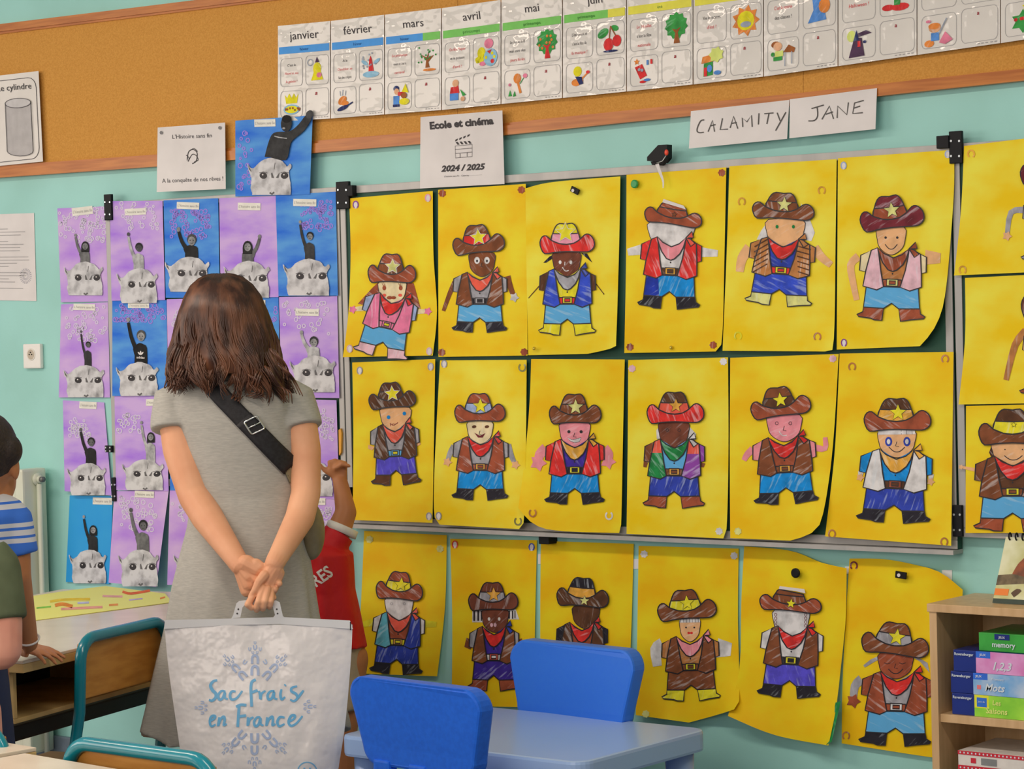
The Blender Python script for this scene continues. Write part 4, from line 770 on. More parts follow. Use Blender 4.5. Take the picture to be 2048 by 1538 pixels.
montage(GZ, [(50, 160), (390, 145), (400, 795), (75, 800)], 'k', 'pinkish purple montage on the wall with a dark haired child, uppermost of the outer column', (95, 525, 365, 755), (165, 330, 275, 535), (150, 150, 292, 205), 42, (.04, .02, .95, .36), W0, 120, 150, 45, lh=True, tang=-.12)
montage(GZ, [(75, 815), (395, 800), (410, 1450), (60, 1450)], 'k', 'pinkish purple montage on the wall with a small child in a dark shirt', (90, 1230, 375, 1450), (205, 985, 285, 1240), (160, 812, 308, 855), 34, (.1, .03, .95, .4), W0, 60, 110, 40, tang=.03)
montage(HZ, [(88, 70), (370, 85), (420, 720), (100, 690)], 'p', 'purple montage on the wall with a child in a black sweater', (115, 500, 385, 718), (200, 255, 318, 500), (200, 80, 318, 128), 22, (.1, .2, .6, .4), W0, 45, 110, 45, tang=.05, hang=.012)
montage(HZ, [(135, 720), (430, 725), (405, 1325), (108, 1310)], 'c', 'plain bright blue montage, lowest of the outer column', (130, 1090, 390, 1320), (222, 850, 328, 1100), (292, 735, 425, 782), 0, d0=W0, shirt=50, skin=165, hair=40, lh=True, tang=.03)
montage(GZ, [(408, 110), (768, 108), (785, 785), (420, 790)], 'p', 'purple montage with a child in a pale hooded top, top left of the board wing', (455, 570, 740, 805), (525, 320, 645, 580), (510, 160, 655, 205), 20, (.1, .02, .9, .3), shirt=190, skin=90, hair=45, tang=-.05)
montage(GZ, [(775, 105), (1148, 90), (1160, 770), (790, 770)], 'b', 'blue montage with a boy in black raising his arm, second on the board wing', (785, 490, 1095, 730), (865, 290, 1015, 500), (865, 118, 1018, 165), 45, (.12, .1, .85, .4), shirt=42, skin=160, hair=85, tang=.04)
montage(GZ, [(1155, 90), (1540, 75), (1560, 765), (1165, 770)], 'p', 'purple montage with a long haired child raising the other arm', (1185, 520, 1505, 770), (1305, 340, 1440, 530), (1282, 122, 1437, 172), 0, shirt=110, skin=155, hair=42, side=1, lh=True, tang=.02)
montage(GZ, [(1540, 70), (1950, 45), (1965, 755), (1560, 760)], 'b', 'light blue montage with a slim boy in brown, top right of the board wing', (1590, 505, 1915, 755), (1698, 235, 1810, 515), (1660, 96, 1818, 145), 42, (.42, .08, .92, .36), shirt=66, skin=160, hair=38, tang=.02)
montage(GZ, [(425, 790), (795, 785), (805, 1440), (425, 1440)], 'b', 'blue montage with a boy in a black logo sweatshirt', (450, 1210, 745, 1440), (522, 900, 668, 1220), (532, 806, 676, 840), 40, (.05, .05, .95, .22), shirt=34, skin=170, hair=90, tang=.01, logo=True)
montage(GZ, [(797, 780), (1178, 770), (1195, 1440), (807, 1440)], 'k', 'pink purple montage mostly hidden behind the brown haired head', (840, 1210, 1150, 1440), None, (915, 790, 1060, 835), 26, (.05, .1, .6, .45))
montage(GZ, [(1182, 768), (1560, 765), (1570, 1450), (1197, 1450)], 'b', 'blue montage peeking out right of the brown haired head', (1230, 1210, 1530, 1450), None, (1320, 785, 1470, 832), 26, (.3, .1, .95, .45))
montage(GZ, [(1563, 765), (1960, 758), (1975, 1455), (1580, 1450)], 'p', 'purple montage with a smiling child in a white top right of the brown hair', (1635, 1165, 1955, 1415), (1705, 995, 1845, 1180), (1675, 845, 1835, 893), 22, (.05, .05, .9, .38), shirt=195, skin=160, hair=60, tang=.02)
montage(HZ, [(440, 42), (790, 30), (810, 690), (450, 685)], 'p', 'purple montage with a girl in a printed white top left of the bare elbow', (490, 475, 780, 685), (615, 205, 722, 480), (655, 62, 800, 108), 14, (.05, .2, .5, .4), shirt=190, skin=165, hair=45, lh=True)
montage(HZ, [(815, 30), (1180, 40), (1195, 690), (820, 685)], 'b', 'blue montage of the third row hidden behind the grey dress', (850, 470, 1150, 680), None, None, 0)
montage(HZ, [(1582, 60), (1955, 70), (1975, 745), (1590, 735)], 'p', 'purple montage between the grey dress and the raised small hand', (1620, 485, 1940, 725), None, (1660, 80, 1820, 140), 30, (.4, .1, .95, .4), tang=.1)
montage(HZ, [(440, 690), (810, 690), (725, 1345), (400, 1315)], 'k', 'pink montage with a child in grey, lower corner lifting off the wall', (465, 1090, 745, 1340), (540, 800, 680, 1105), (578, 690, 710, 735), 36, (.12, .03, .85, .42), shirt=120, skin=105, hair=45, tang=.04, hang=.02, d0=.036)
montage(HZ, [(818, 685), (1180, 690), (1175, 1330), (800, 1330)], 'k', 'pink montage of the lowest row hidden behind the grey dress', (840, 1090, 1150, 1320), None, None, 20, d0=.036)
montage(HZ, [(1595, 735), (1968, 730), (1975, 1330), (1600, 1330)], 'p', 'purple montage behind the child in the red jersey', (1630, 1100, 1940, 1320), (1800, 960, 1900, 1110), (1740, 738, 1880, 785), 34, (.45, .12, .95, .4), shirt=120, skin=120, hair=90, d0=.036)
montage(I_, [(500, 170), (928, 140), (912, 578), (500, 590)], 'b', 'blue montage with a laughing child leaning out, above the other montages', (565, 378, 815, 582), None, (605, 162, 722, 203), 14, (.05, .15, .22, .95), d0=.034, tang=-.03)
s = None
for o in COL.objects:
    if o.get('label', '').startswith('blue montage with a laughing'): so2 = o
s_at = lambda x, y, l: P(x, y, .034+.0035+.0011*l)
ch = flat('child_cutout', [[I_(*p) for p in cr([(662, 370), (680, 300), (700, 250), (730, 232), (800, 228), (850, 190), (895, 135), (925, 150), (880, 225), (815, 280), (800, 320), (778, 388), (690, 372)], 3)]], GM(62), s_at, 2, so2)
flat('fist', [E_(*I_(910, 135), 7, 9, .5)], GM(80), s_at, 2.5, ch)
flat('head', [E_(*I_(782, 185), 11, 17, .1)], GM(58), s_at, 2.6, ch)
flat('hair', [E_(*I_(784, 160), 9.5, 8)], GM(30), s_at, 2.8, ch)
flat('smile', [E_(*I_(768, 212), 3, 2)], GM(190), s_at, 3, ch)
flat('sweater_print', ribbon([I_(715, 255), I_(740, 262), I_(785, 268)], 2.2), GM(190), s_at, 3, ch)
# ================================================================== furniture
TEAL = M('teal_enamel', (12, 112, 122), (10, 100, 110), rough=.25, coat=.4, scale=6)
PLY = M('beech_plywood', (184, 122, 52), (164, 102, 38), rough=.4, scale=9, mscale=(1, 1, 5))
DTOP = M('pale_laminate', (206, 182, 158), (196, 172, 148), rough=.35, scale=7, coat=.2)
DEDGE = M('beech_edge', (186, 150, 96), (172, 136, 84), rough=.45, scale=12)
DARK = M('dark_steel', (34, 36, 40), rough=.45)
def basis(o, u, v): return Matrix(((u.x, v.x, 0, o[0]), (u.y, v.y, 0, o[1]), (0, 0, 1, 0), (0, 0, 0, 1)))
def school_chair(label, A0, u, v, w=.36, top=.715, seat=.37, gr='teal school chairs', fo=.012):
    """A0: left post of the back at floor plan; u along the back; v from seat towards the back"""
    B = lambda a, b, z: V((A0[0]+u.x*a+v.x*b, A0[1]+u.y*a+v.y*b, z))
    e = empty('school_chair', B(w/2, -.15, 0)); tag(e, label, 'chair', gr)
    r = .0145; k = .06
    arc = lambda cx, cz, a0, a1: [B(cx+k*math.cos(t), fo, cz+k*math.sin(t)) for t in [a0+(a1-a0)*i/6 for i in range(7)]]
    pts = [B(-.03, -.03, 0.005), B(-.022, -.04, .25), B(-.008, -.02, seat+.03), B(0, .005, seat+.18)]+arc(k, top-k-r, math.pi, math.pi/2)+arc(w-k, top-k-r, math.pi/2, 0)+[B(w, .005, seat+.18), B(w+.008, -.02, seat+.03), B(w+.022, -.04, .25), B(w+.03, -.03, 0.005)]
    tube_obj('back_frame', pts, r, TEAL, e, 12)
    bm = bmesh.new(); box(bm, .012, w-.012, -.006, .006, top-.165, top-.027); bevel(bm, .004, 2)
    bmesh.ops.transform(bm, matrix=Matrix(((u.x, v.x, 0, A0[0]), (u.y, v.y, 0, A0[1]), (0, 0, 1, 0), (0, 0, 0, 1))), verts=bm.verts); bm_obj('backrest', bm, PLY, e)
    bm = bmesh.new(); box(bm, .0, w, -.36, -.02, seat-.012, seat); bevel(bm, .005, 2)
    bmesh.ops.transform(bm, matrix=Matrix(((u.x, v.x, 0, A0[0]), (u.y, v.y, 0, A0[1]), (0, 0, 1, 0), (0, 0, 0, 1))), verts=bm.verts); bm_obj('seat', bm, PLY, e)
    for a in (.012, w-.012): tube_obj('front_leg', [B(a, -.05, seat-.03), B(a, -.3, seat-.028), B(a, -.335, seat-.06), B(a+(-.02 if a < .1 else .02), -.35, .005)], r*.9, TEAL, e, 10)
    return e
TBL = .70
u1 = V((-.25, .968, 0)); v1 = V((.968, .25, 0))
c0 = G(46, 1322, TBL); c0 = V((c0.x, c0.y, 0))
def desk(label, o, u, v, L, Wd, z, legs=True, locker=True, group='pale school desks'):
    """o: near front corner; u along the front edge; v from back edge to front edge"""
    e = empty('school_desk', (o.x+u.x*L/2-v.x*Wd/2, o.y+u.y*L/2-v.y*Wd/2, 0)); tag(e, label, 'desk', group)
    M4 = Matrix(((u.x, v.x, 0, o.x), (u.y, v.y, 0, o.y), (0, 0, 1, 0), (0, 0, 0, 1)))
    b = lambda n, *a, mat=DTOP, bev=.002: bbox_obj(n, *a, mat, e, bev, 2, M4)
    b('desk_top', .0, L, -Wd, 0, z-.008, z, mat=DTOP)
    b('edge_strip', .0, L, -Wd, .0, z-.03, z-.0082, mat=DEDGE)
    if locker:
        for k in range(2):
            x0 = .03+k*(L/2); x1 = x0+L/2-.06; y0, y1, z0, z1 = -.38, -.05, z-.16, z-.031
            l = b('locker_bottom', x0, x1, y0, y1, z0, z0+.012, mat=DEDGE)
            for xx in (x0, x1-.012): b('locker_side', xx, xx+.012, y0, y1, z0+.0122, z1, mat=DEDGE)
            b('locker_back', x0+.0122, x1-.0122, y0, y0+.01, z0+.0122, z1, mat=DARK)
    if legs:
        b('cross_beam', .04, L-.04, -.2, -.16, z-.235, z-.195, mat=DARK, bev=.004)
        for xx in (.12, L-.16):
            b('leg_column', xx, xx+.05, -.22, -.15, .03, z-.2, mat=DARK, bev=.004); b('foot_bar', xx, xx+.05, -Wd+.05, -.03, .002, .03, mat=DARK, bev=.004)
            b('leg_bracket', xx, xx+.04, -.21, -.17, z-.195, z-.161, mat=DARK, bev=0)
    return e
desk('pale school desk with a yellow sheet on top at left', c0, u1, v1, 1.39, .82, TBL)
# yellow drawing sheet lying on the desk
ysm = M('pale_yellow_paper', (222, 210, 112), (214, 200, 98), rough=.6, scale=3)
def lying(name, pix, z, mat, parent=None, th=.0008):
    pts = [G(x, y, z) for x, y in pix]; n = len(pts); vs_ = pts+[p-V((0, 0, th)) for p in pts]
    return mesh_obj(name, vs_, [list(range(n)), list(range(2*n-1, n-1, -1))]+[(i, i+n, (i+1) % n+n, (i+1) % n) for i in range(n)], mat, parent)
def P2(a, b): return (c0.x+u1.x*a-v1.x*b, c0.y+u1.y*a-v1.y*b)
ys = lying('drawing_sheet', [(40, 1196), (135, 1181), (211, 1172), (330, 1187), (345, 1204), (225, 1220), (119, 1234), (64, 1241), (30, 1246)], TBL+.0022, ysm, th=.0015)
tag(ys, 'large pale yellow sheet with crayon drawings on the left desk', 'drawing sheet')
for pts, cc, w in (([(245, 1183), (262, 1187), (300, 1181)], (228, 100, 50), 5), ([(110, 1211), (125, 1208), (145, 1213)], (228, 130, 40), 7), ([(122, 1218), (160, 1216), (205, 1214)], (230, 150, 130), 5), ([(100, 1203), (130, 1199), (180, 1198)], (232, 190, 50), 5), ([(73, 1216), (102, 1213)], (120, 180, 60), 3), ([(205, 1192), (245, 1193)], (232, 160, 150), 4), ([(258, 1200), (285, 1197)], (180, 150, 190), 2.5), ([(218, 1210), (236, 1209)], (230, 140, 70), 4), ([(155, 1206), (178, 1205)], (180, 170, 190), 4), ([(320, 1197), (330, 1194)], (232, 130, 60), 3)):
    flat('crayon_stroke', ribbon(cr(pts, 4), w), crayon(cc, .4), lambda x, y, l: G(x, y, TBL+.0026), 0, ys)
A1 = D(152, 1300, 6.03)
school_chair('teal tube chair with wooden back tucked at the left desk', (A1.x, A1.y), u1, v1, .40, D(215, 1254, 6.15).z+.0)
l2, r2 = G(137, 1470, .70), G(448, 1512, .70); u2 = (r2-l2); w2 = u2.length; u2.normalize(); v2 = V((-u2.y, u2.x, 0))
school_chair('nearer teal chair with orange plywood back at the bottom edge', (l2.x+u2.x*.012, l2.y+u2.y*.012), u2, v2, w2-.025, .705, fo=-.012)
r3 = G(16, 1452, .70); school_chair('teal chair cut off at the left edge of the photo', (r3.x-u2.x*.36, r3.y-u2.y*.36), u2, v2, .36, .705, fo=-.012)
d2 = G(50, 1506, .66); e2 = G(250, 1540, .66)
ux = (e2-d2).normalized(); desk('cream desk corner in the foreground at bottom left', V((d2.x, d2.y, 0))+V((ux.y, -ux.x, 0))*.5, ux, V((ux.y, -ux.x, 0)), 1.1, .5, .66)
d3 = G(38, 1503, .66); desk('cream desk end at the far bottom left corner', V((d3.x, d3.y, 0))-ux*1.11+V((ux.y, -ux.x, 0))*.45, ux, V((ux.y, -ux.x, 0)), 1.10, .5, .66)
# ---- blue children's table and chairs
TB = M('light_blue_plastic', (170, 190, 226), (164, 186, 222), rough=.3, scale=5, coat=.15)
CBL = M('blue_plastic', (30, 92, 190), (26, 84, 180), rough=.38, scale=80, bump=.05)
CBL2 = M('blue_plastic_bright', (52, 116, 214), (48, 110, 208), rough=.38, scale=80, bump=.05)
zt_ = .48; tx0, tx1, ty0, ty1 = .105, .855, -.872, -.342
te = empty('play_table', ((tx0+tx1)/2, (ty0+ty1)/2, 0)); tag(te, 'light blue plastic children\'s table between two blue chairs', 'table')
def rounded_slab(name, x0, x1, y0, y1, z0, z1, r, mat, parent, bev=.006):
    bm = bmesh.new(); top = [bm.verts.new((x, y, z1)) for x, y in rrect(x0, y0, x1, y1, r, 6)]; f = bm.faces.new(top)
    ex = bmesh.ops.extrude_face_region(bm, geom=[f]); bmesh.ops.translate(bm, verts=[g for g in ex['geom'] if isinstance(g, bmesh.types.BMVert)], vec=(0, 0, z0-z1))
    bmesh.ops.recalc_face_normals(bm, faces=bm.faces)
    ed = [e for e in bm.edges if len(e.link_faces) == 2 and abs(e.verts[0].co.z-e.verts[1].co.z) < 1e-6]
    bmesh.ops.bevel(bm, geom=ed, offset=bev, segments=2, profile=.6, affect='EDGES'); return bm_obj(name, bm, mat, parent)
rounded_slab('table_top', tx0, tx1, ty0, ty1, zt_-.052, zt_, .045, TB, te, .008)
for x in (tx0+.055, tx1-.055):
    for y in (ty0+.055, ty1-.055): tube_obj('leg', [(x, y, 0), (x, y, zt_-.0525)], [.026, .036], TB, te, 20)
def play_chair(label, x0, x1, yb, dirn, top, mat, rot=0):
    """yb: plane of the backrest; dirn +1 seat towards +y, -1 seat towards -y"""
    cx = (x0+x1)/2; w = (x1-x0)/2; e = empty('play_chair', (cx, yb+dirn*.15, 0)); tag(e, label, 'chair', 'blue children\'s chairs')
    R_ = Matrix.Translation((cx, yb, 0))@Matrix.Rotation(rot, 4, 'Z')
    zb = top-.205; out = []
    for (sx, sz, a0) in ((1, 1, 0), (-1, 1, .5), (-1, -1, 1), (1, -1, 1.5)):
        cw = w if sz > 0 else w*.86; rr = .045
        ccx, ccz = sx*(cw-rr), (top-rr if sz > 0 else zb+rr)
        out += [(ccx+rr*math.cos(math.pi*(a0+.5*k/6)), ccz+rr*math.sin(math.pi*(a0+.5*k/6))) for k in range(7)]
    bm = bmesh.new(); th = .046
    bulge = lambda x, z: -dirn*.012*(1-(x/w)**2)+dirn*.10*(top-z)
    a = [bm.verts.new((x, bulge(x, z)-th/2, z+.012*(1-(x/w)**2) if z > (top+zb)/2 else z)) for x, z in out]; b = [bm.verts.new((v.co.x, v.co.y+th, v.co.z)) for v in a]; n = len(a)
    bm.faces.new(a); bm.faces.new(b[::-1])
    for i in range(n): bm.faces.new((a[(i+1) % n], a[i], b[i], b[(i+1) % n]))
    bmesh.ops.recalc_face_normals(bm, faces=bm.faces)
    big = [ed for ed in bm.edges if any(len(f.verts) > 4 for f in ed.link_faces)]
    bmesh.ops.bevel(bm, geom=big, offset=.007, segments=2, profile=.6, affect='EDGES')
    bmesh.ops.transform(bm, matrix=R_, verts=bm.verts); bm_obj('backrest', bm, mat, e)
    for k in (-1, 0, 1): bbox_obj('back_post', k*w*.55-.028, k*w*.55+.028, -.014, .014, .295, zb+.015, mat, e, .006, 2, R_)
    bm = bmesh.new(); box(bm, -w*.9, w*.9, *sorted((-dirn*.03, dirn*.31)), .262, .30); bevel(bm, .014, 3); bmesh.ops.transform(bm, matrix=R_, verts=bm.verts); bm_obj('seat', bm, mat, e)
    for sx in (-1, 1):
        for yy in (0.0, .27):
            bm = bmesh.new(); tube(bm, [(sx*w*.78, dirn*(yy+(.03 if yy else -.015)), 0), (sx*w*.7, dirn*yy, .263)], [.022, .032], 16); bmesh.ops.transform(bm, matrix=R_, verts=bm.verts); bm_obj('leg', bm, mat, e, True)
    return e
pl_, pr_ = G(703, 1350, .655), G(981, 1384, .655)
play_chair('blue plastic chair on the near side of the light blue table', pl_.x+.01, pr_.x-.015, (pl_.y+pr_.y)/2, 1, .655, CBL, math.atan2(pr_.y-pl_.y, pr_.x-pl_.x))
pl_, pr_ = G(1026, 1278, .655), G(1290, 1305, .655)
play_chair('blue plastic chair between the light blue table and the wall', pl_.x+.01, pr_.x-.015, (pl_.y+pr_.y)/2, -1, .655, CBL2, math.atan2(pr_.y-pl_.y, pr_.x-pl_.x))
# ---- bookshelf
SHW = M('beech_melamine', (190, 150, 108), (178, 138, 96), rough=.4, scale=8, mscale=(6, 6, .6))
fl = G(1858, 1207, .806); sx0, sy0 = fl.x, fl.y; sx1 = sx0+.82; zs = .806; yb_ = -.012
be = empty('bookshelf', ((sx0+sx1)/2, (sy0+yb_)/2, 0)); tag(be, 'low beech bookshelf with game boxes at right edge', 'bookshelf')
t_ = .019
bbox_obj('top_board', sx0-.004, sx1+.004, sy0-.004, yb_, zs-t_, zs, SHW, be, .0015)
for x in (sx0, sx1-t_): bbox_obj('side_board', x, x+t_, sy0, yb_, .002, zs-t_-.0002, SHW, be, .001)
bbox_obj('back_board', sx0+t_, sx1-t_, yb_-.006, yb_, .05, zs-t_, SHW, be)
zsh = [.548, .30, .06]
for z in zsh: bbox_obj('shelf_board', sx0+t_+.0003, sx1-t_-.0003, sy0+.008, yb_-.0065, z-t_, z, SHW, be, .001)
gm = lambda n, c, c2=None: M('box_'+n, c, c2, rough=.3, scale=20, coat=.3)
def game(label, zb, h, x0, w, y0, dep, cols, texts):
    e = bbox_obj('game_box', x0, x0+w, y0, y0+dep, zb, zb+h, cols[0], None, .0015); tag(e, label, 'game box', 'boxed games on the bookshelf')
    pl = lambda u, v, l=0: V((x0+w*u, y0-.0006-.0005*l, zb+h*(1-v)))
    for i, (m, u0, v0, u1, v1) in enumerate(cols[1:]): flat('printed_panel', [R4(u0, v0, u1, v1)], m, pl, 1+i*.3, e)
    for (t, u, v, hh, m, sh, bo) in texts:
        flat('box_lettering', [[((q[0])/w+u, q[1]/h+v) for q in p] for p in text_polys(t, 0, 0, hh, 0, shear=sh, bold=bo, align='L')], m, pl, 4, e)
BXW = M('box_white_ink', (215, 215, 215)); BXY = M('box_yellow_ink', (225, 220, 120))
NB = gm('navy', (26, 42, 110)); 
y0 = sy0+.018; z = zsh[0]+.0004; X0 = sx0+.045; hb = .0500
game('green and yellow seasons game box at the bottom of the shelf stack', z, hb, X0, .34, y0, .19, [NB, (gm('lime', (120, 178, 50), (150, 196, 60)), .172, 0, 1, 1), (gm('yel', (218, 208, 50)), .172, 0, .28, .6), (gm('blue', (50, 100, 180)), .19, .12, .265, .55)],
 [('Ravensburger', .012, .18, .0062, BXW, 0, .02), ('Les', .31, .3, .011, BXY, .1, .02), ('Saisons', .26, .68, .013, BXY, .1, .02), ('Jeux de', .2, .3, .004, BXW, 0, .01)]); z += hb+.0006
game('pale blue word game box in the middle of the shelf stack', z, hb, X0-.002, .34, y0, .19, [NB, (gm('paleblue', (120, 170, 215), (185, 195, 210)), .172, 0, 1, 1), (gm('midblue', (50, 100, 190)), .172, 0, .28, .3), (gm('redspot', (220, 110, 110)), .20, .55, .23, .75)],
 [('Ravensburger', .012, .18, .0062, BXW, 0, .02), ('JEUX', .19, .14, .005, BXW, 0, .02), ('Premiers', .31, .22, .006, BXW, .2, .01), ('Mots', .26, .62, .017, BXW, .3, .02)]); z += hb+.0006
game('pink counting game box in the shelf stack', z, hb, X0+.006, .34, y0, .19, [NB, (gm('pink', (206, 140, 180), (196, 110, 160)), .172, 0, 1, 1), (gm('midblue', (50, 100, 190)), .172, 0, .28, .3)],
 [('Ravensburger', .012, .18, .0062, BXW, 0, .02), ('JEUX', .2, .15, .005, BXW, 0, .02), ('1,2,3', .30, .62, .018, BXW, .3, .02)]); z += hb+.0006
game('green memory game box on top of the shelf stack', z, .042, X0+.067, .27, y0+.01, .17, [gm('green', (60, 150, 60), (50, 135, 52)), (NB, .15, .03, .29, .34)], [('memory', .13, .6, .012, BXW, 0, .02), ('JEUX', .19, .2, .005, BXW, 0, .02)])
z = zsh[1]+.0004
lb = bbox_obj('craft_box', X0+.02, X0+.34, y0, y0+.18, z, z+.120, gm('deepgreen', (30, 100, 60)), None, .002); tag(lb, 'green box under the red dotted box on the lower shelf', 'box', 'boxes on the lower shelf')
z += .1205
db_ = bbox_obj('sewing_box', X0+.015, X0+.345, y0-.004, y0+.19, z, z+.045, M('box_redcream', (205, 190, 178)), None, .002); tag(db_, 'cream box with red and white dotted borders on the lower shelf', 'box', 'boxes on the lower shelf')
pf = lambda u, v, l=0: V((X0+.015+.33*u, y0-.0046-.0004*l, z+.045*(1-v)))
for v0, v1 in ((0, .2), (.75, 1)):
    b_ = flat('red_border', [R4(0, v0, 1, v1)], M('box_red', (185, 36, 50)), pf, 1, db_); tag(flat('white_dots', [E_(.02+.03*k, (v0+v1)/2, .006, .05) for k in range(33)], BXW, pf, 2, b_), kind='stuff')
flat('grey_code_patch', [R4(.18, .3, .3, .65)], M('box_grey', (120, 116, 112)), pf, 1, db_)
flat('red_square', [R4(.1, .33, .14, .6)], M('box_red', (185, 36, 50)), pf, 1, db_)
# ---- bird calendar standing on the bookshelf
bc_ = D(1990, 1196, 5.72); cy = sy0+.07; cx0 = P(1985, 1190, -cy).x; tiltv = .085
ca_ = empty('desk_calendar', (cx0+.08, cy+.03, zs)); tag(ca_, 'spiral desk calendar with a robin photo on the bookshelf', 'calendar')
pc = lambda u, v, l=0: V((cx0+.16*u+.016*(1-v), cy+tiltv*.5*(1-v)-.0005*l-.001, zs+.001+.15*(1-v)))
flat('photo_page', [R4(0, 0, 1, 1)], M('photo_backdrop', (176, 166, 108), (206, 196, 160), scale=14, rough=.3), pc, 0, ca_)
bm = bmesh.new(); v8 = [pc(0, 0, -2), pc(1, 0, -2), pc(1, 1, -2), pc(0, 1, -2)]; w8 = [p+V((0, .005, 0)) for p in v8]
L8 = [bm.verts.new(p) for p in v8+w8]
for f in ((0, 1, 2, 3), (7, 6, 5, 4), (0, 4, 5, 1), (1, 5, 6, 2), (2, 6, 7, 3), (3, 7, 4, 0)): bm.faces.new([L8[i] for i in f])
bm_obj('page_block', bm, M('page_edges', (150, 148, 130)), ca_)
bm = bmesh.new(); t0 = pc(0, 0, -6)+V((0, .004, -.004)); L8 = [bm.verts.new(p) for p in (t0, t0+V((.16, 0, 0)), t0+V((.145, .06, -.145)), t0+V((-.015, .06, -.145)))]; L8 += [bm.verts.new(v.co+V((0, .003, 0))) for v in L8[:4]]
for f in ((0, 1, 2, 3), (7, 6, 5, 4), (0, 4, 5, 1), (1, 5, 6, 2), (2, 6, 7, 3), (3, 7, 4, 0)): bm.faces.new([L8[i] for i in f])
bm_obj('stand_flap', bm, M('dark_card', (52, 62, 52)), ca_)
flat('photo_branch', [[(0, .58), (.5, .52), (1, .5), (1, .64), (0, .73)]], M('branch_print', (112, 92, 66), (80, 66, 48), scale=60), pc, 1, ca_)
flat('photo_bird', [cr([(.22, .55), (.28, .4), (.36, .3), (.46, .14), (.62, .1), (.74, .2), (.76, .5), (.5, .6)], 3)], M('bird_print', (150, 74, 40), (96, 56, 40), scale=30), pc, 1.6, ca_)
flat('photo_tail', [cr([(.26, .84), (.34, .77), (.42, .8), (.32, .9)], 2)], M('bird_dark', (84, 60, 44)), pc, 1.6, ca_)
flat('orange_tab', [R4(0, .78, .22, .88)], M('orange_print', (226, 120, 50)), pc, 1.4, ca_)
flat('page_foot', [R4(0, .93, 1, 1)], M('dark_card', (52, 62, 52)), pc, 1.4, ca_)
for k in range(9):
    p = pc(.07+.105*k, 0, 0); tube_obj('spiral_ring', [p+V((0, .006*math.cos(t)-.001, .008*math.sin(t)+.002)) for t in [i*2*math.pi/10 for i in range(10)]], .0021, BLK, ca_, 5, True)
# ================================================================== people
SKIN = M('skin_warm', (212, 150, 112), (200, 134, 98), rough=.5, scale=9, spec=.35)
SKIN2 = M('skin_tan', (176, 112, 72), (162, 100, 62), rough=.5, scale=9, spec=.35)
SKIN3 = M('skin_pink', (214, 146, 122), (200, 126, 104), rough=.5, scale=9, spec=.35)
HAIRM = M('brown_hair', (56, 31, 22), (118, 72, 48), rough=.36, scale=34, mscale=(1, 1, .3), lo=.42, hi=.78, spec=.5)
BLKH = M('black_hair', (34, 26, 24), (48, 36, 30), rough=.6, scale=160, bump=.6, bdist=.004)
HWD = V((FW.x, FW.y, 0)).normalized(); RGT = V((HWD.y, -HWD.x, 0)); UPZ = V((0, 0, 1))
def head(bm, c, fwd, s=1.0, up=UPZ, ears=True):
    """skull, jaw, nose, ears as closed volumes; c is the middle of the head"""
    f = fwd.normalized(); up = (up-f*up.dot(f)).normalized(); r = f.cross(up)
    ellipsoid(bm, c+up*.02*s-f*.01*s, r*.074*s, f*.092*s, up*.095*s)
    ellipsoid(bm, c-up*.045*s+f*.03*s, r*.055*s, f*.058*s, up*.07*s)
    rcone(bm, c+f*.083*s-up*.002*s, c+f*.106*s-up*.034*s, .010*s, .014*s, 8)
    rcone(bm, c+f*.072*s-up*.066*s-r*.018*s, c+f*.072*s-up*.066*s+r*.018*s, .011*s, .011*s, 8)
    for sx in (-1, 1):
        if ears: ellipsoid(bm, c+r*sx*.074*s-f*.005*s-up*.012*s, r*.009*s, f*.019*s, up*.032*s, 10, 6)
def eyes(o, c, fwd, s=1.0, up=UPZ):
    f = fwd.normalized(); up = (up-f*up.dot(f)).normalized(); r = f.cross(up)
    for sx in (-1, 1):
        bm = bmesh.new(); ellipsoid(bm, c+f*.079*s+r*sx*.031*s+up*.004*s, r*.013*s, f*.008*s, up*.008*s, 10, 6); bm_obj('eye', bm, M('eye_white', (215, 208, 200), rough=.2), o, True)
        bm = bmesh.new(); ellipsoid(bm, c+f*.086*s+r*sx*.031*s+up*.004*s, r*.006*s, f*.002*s, up*.006*s, 10, 6); bm_obj('iris', bm, M('iris_brown', (50, 32, 24), rough=.2), o, True)
        bm = bmesh.new(); rcone(bm, c+f*.083*s+r*sx*.016*s+up*.024*s, c+f*.078*s+r*sx*.045*s+up*.024*s, .0035*s, .003*s, 6); bm_obj('eyebrow', bm, BLKH, o, True)
def torso(bm, hip, chest, rgt, sh, dp, s=1.0):
    """soft trunk from the hips to the base of the neck"""
    up = (chest-hip); n = rgt.cross(up).normalized(); rings = []
    for t, w, d in ((-.22, .55, .62), (-.1, .86, .95), (.1, .95, 1), (.35, .86, .86), (.6, .92, .95), (.85, 1, 1.0), (1.0, .92, .85), (1.12, .62, .6), (1.2, .3, .42)):
        rings.append(ering(hip+up*t, rgt*sh*w, n*dp*d, 24))
    loft(bm, rings)
def leg(bm, hipj, knee, ankle, toe, s=1.0):
    chain(bm, [hipj, knee, ankle], [.078*s, .052*s, .034*s], 14)
    rcone(bm, (hipj*.25+knee*.75), knee*.6+ankle*.4, .055*s, .05*s, 12)
    rcone(bm, ankle-V((0, 0, .03*s)), toe, .034*s, .026*s, 10)
def finger(bm, pts, r0, r1):
    n = len(pts); chain(bm, [V(p) for p in pts], [r0+(r1-r0)*i/(n-1) for i in range(n)], 9)
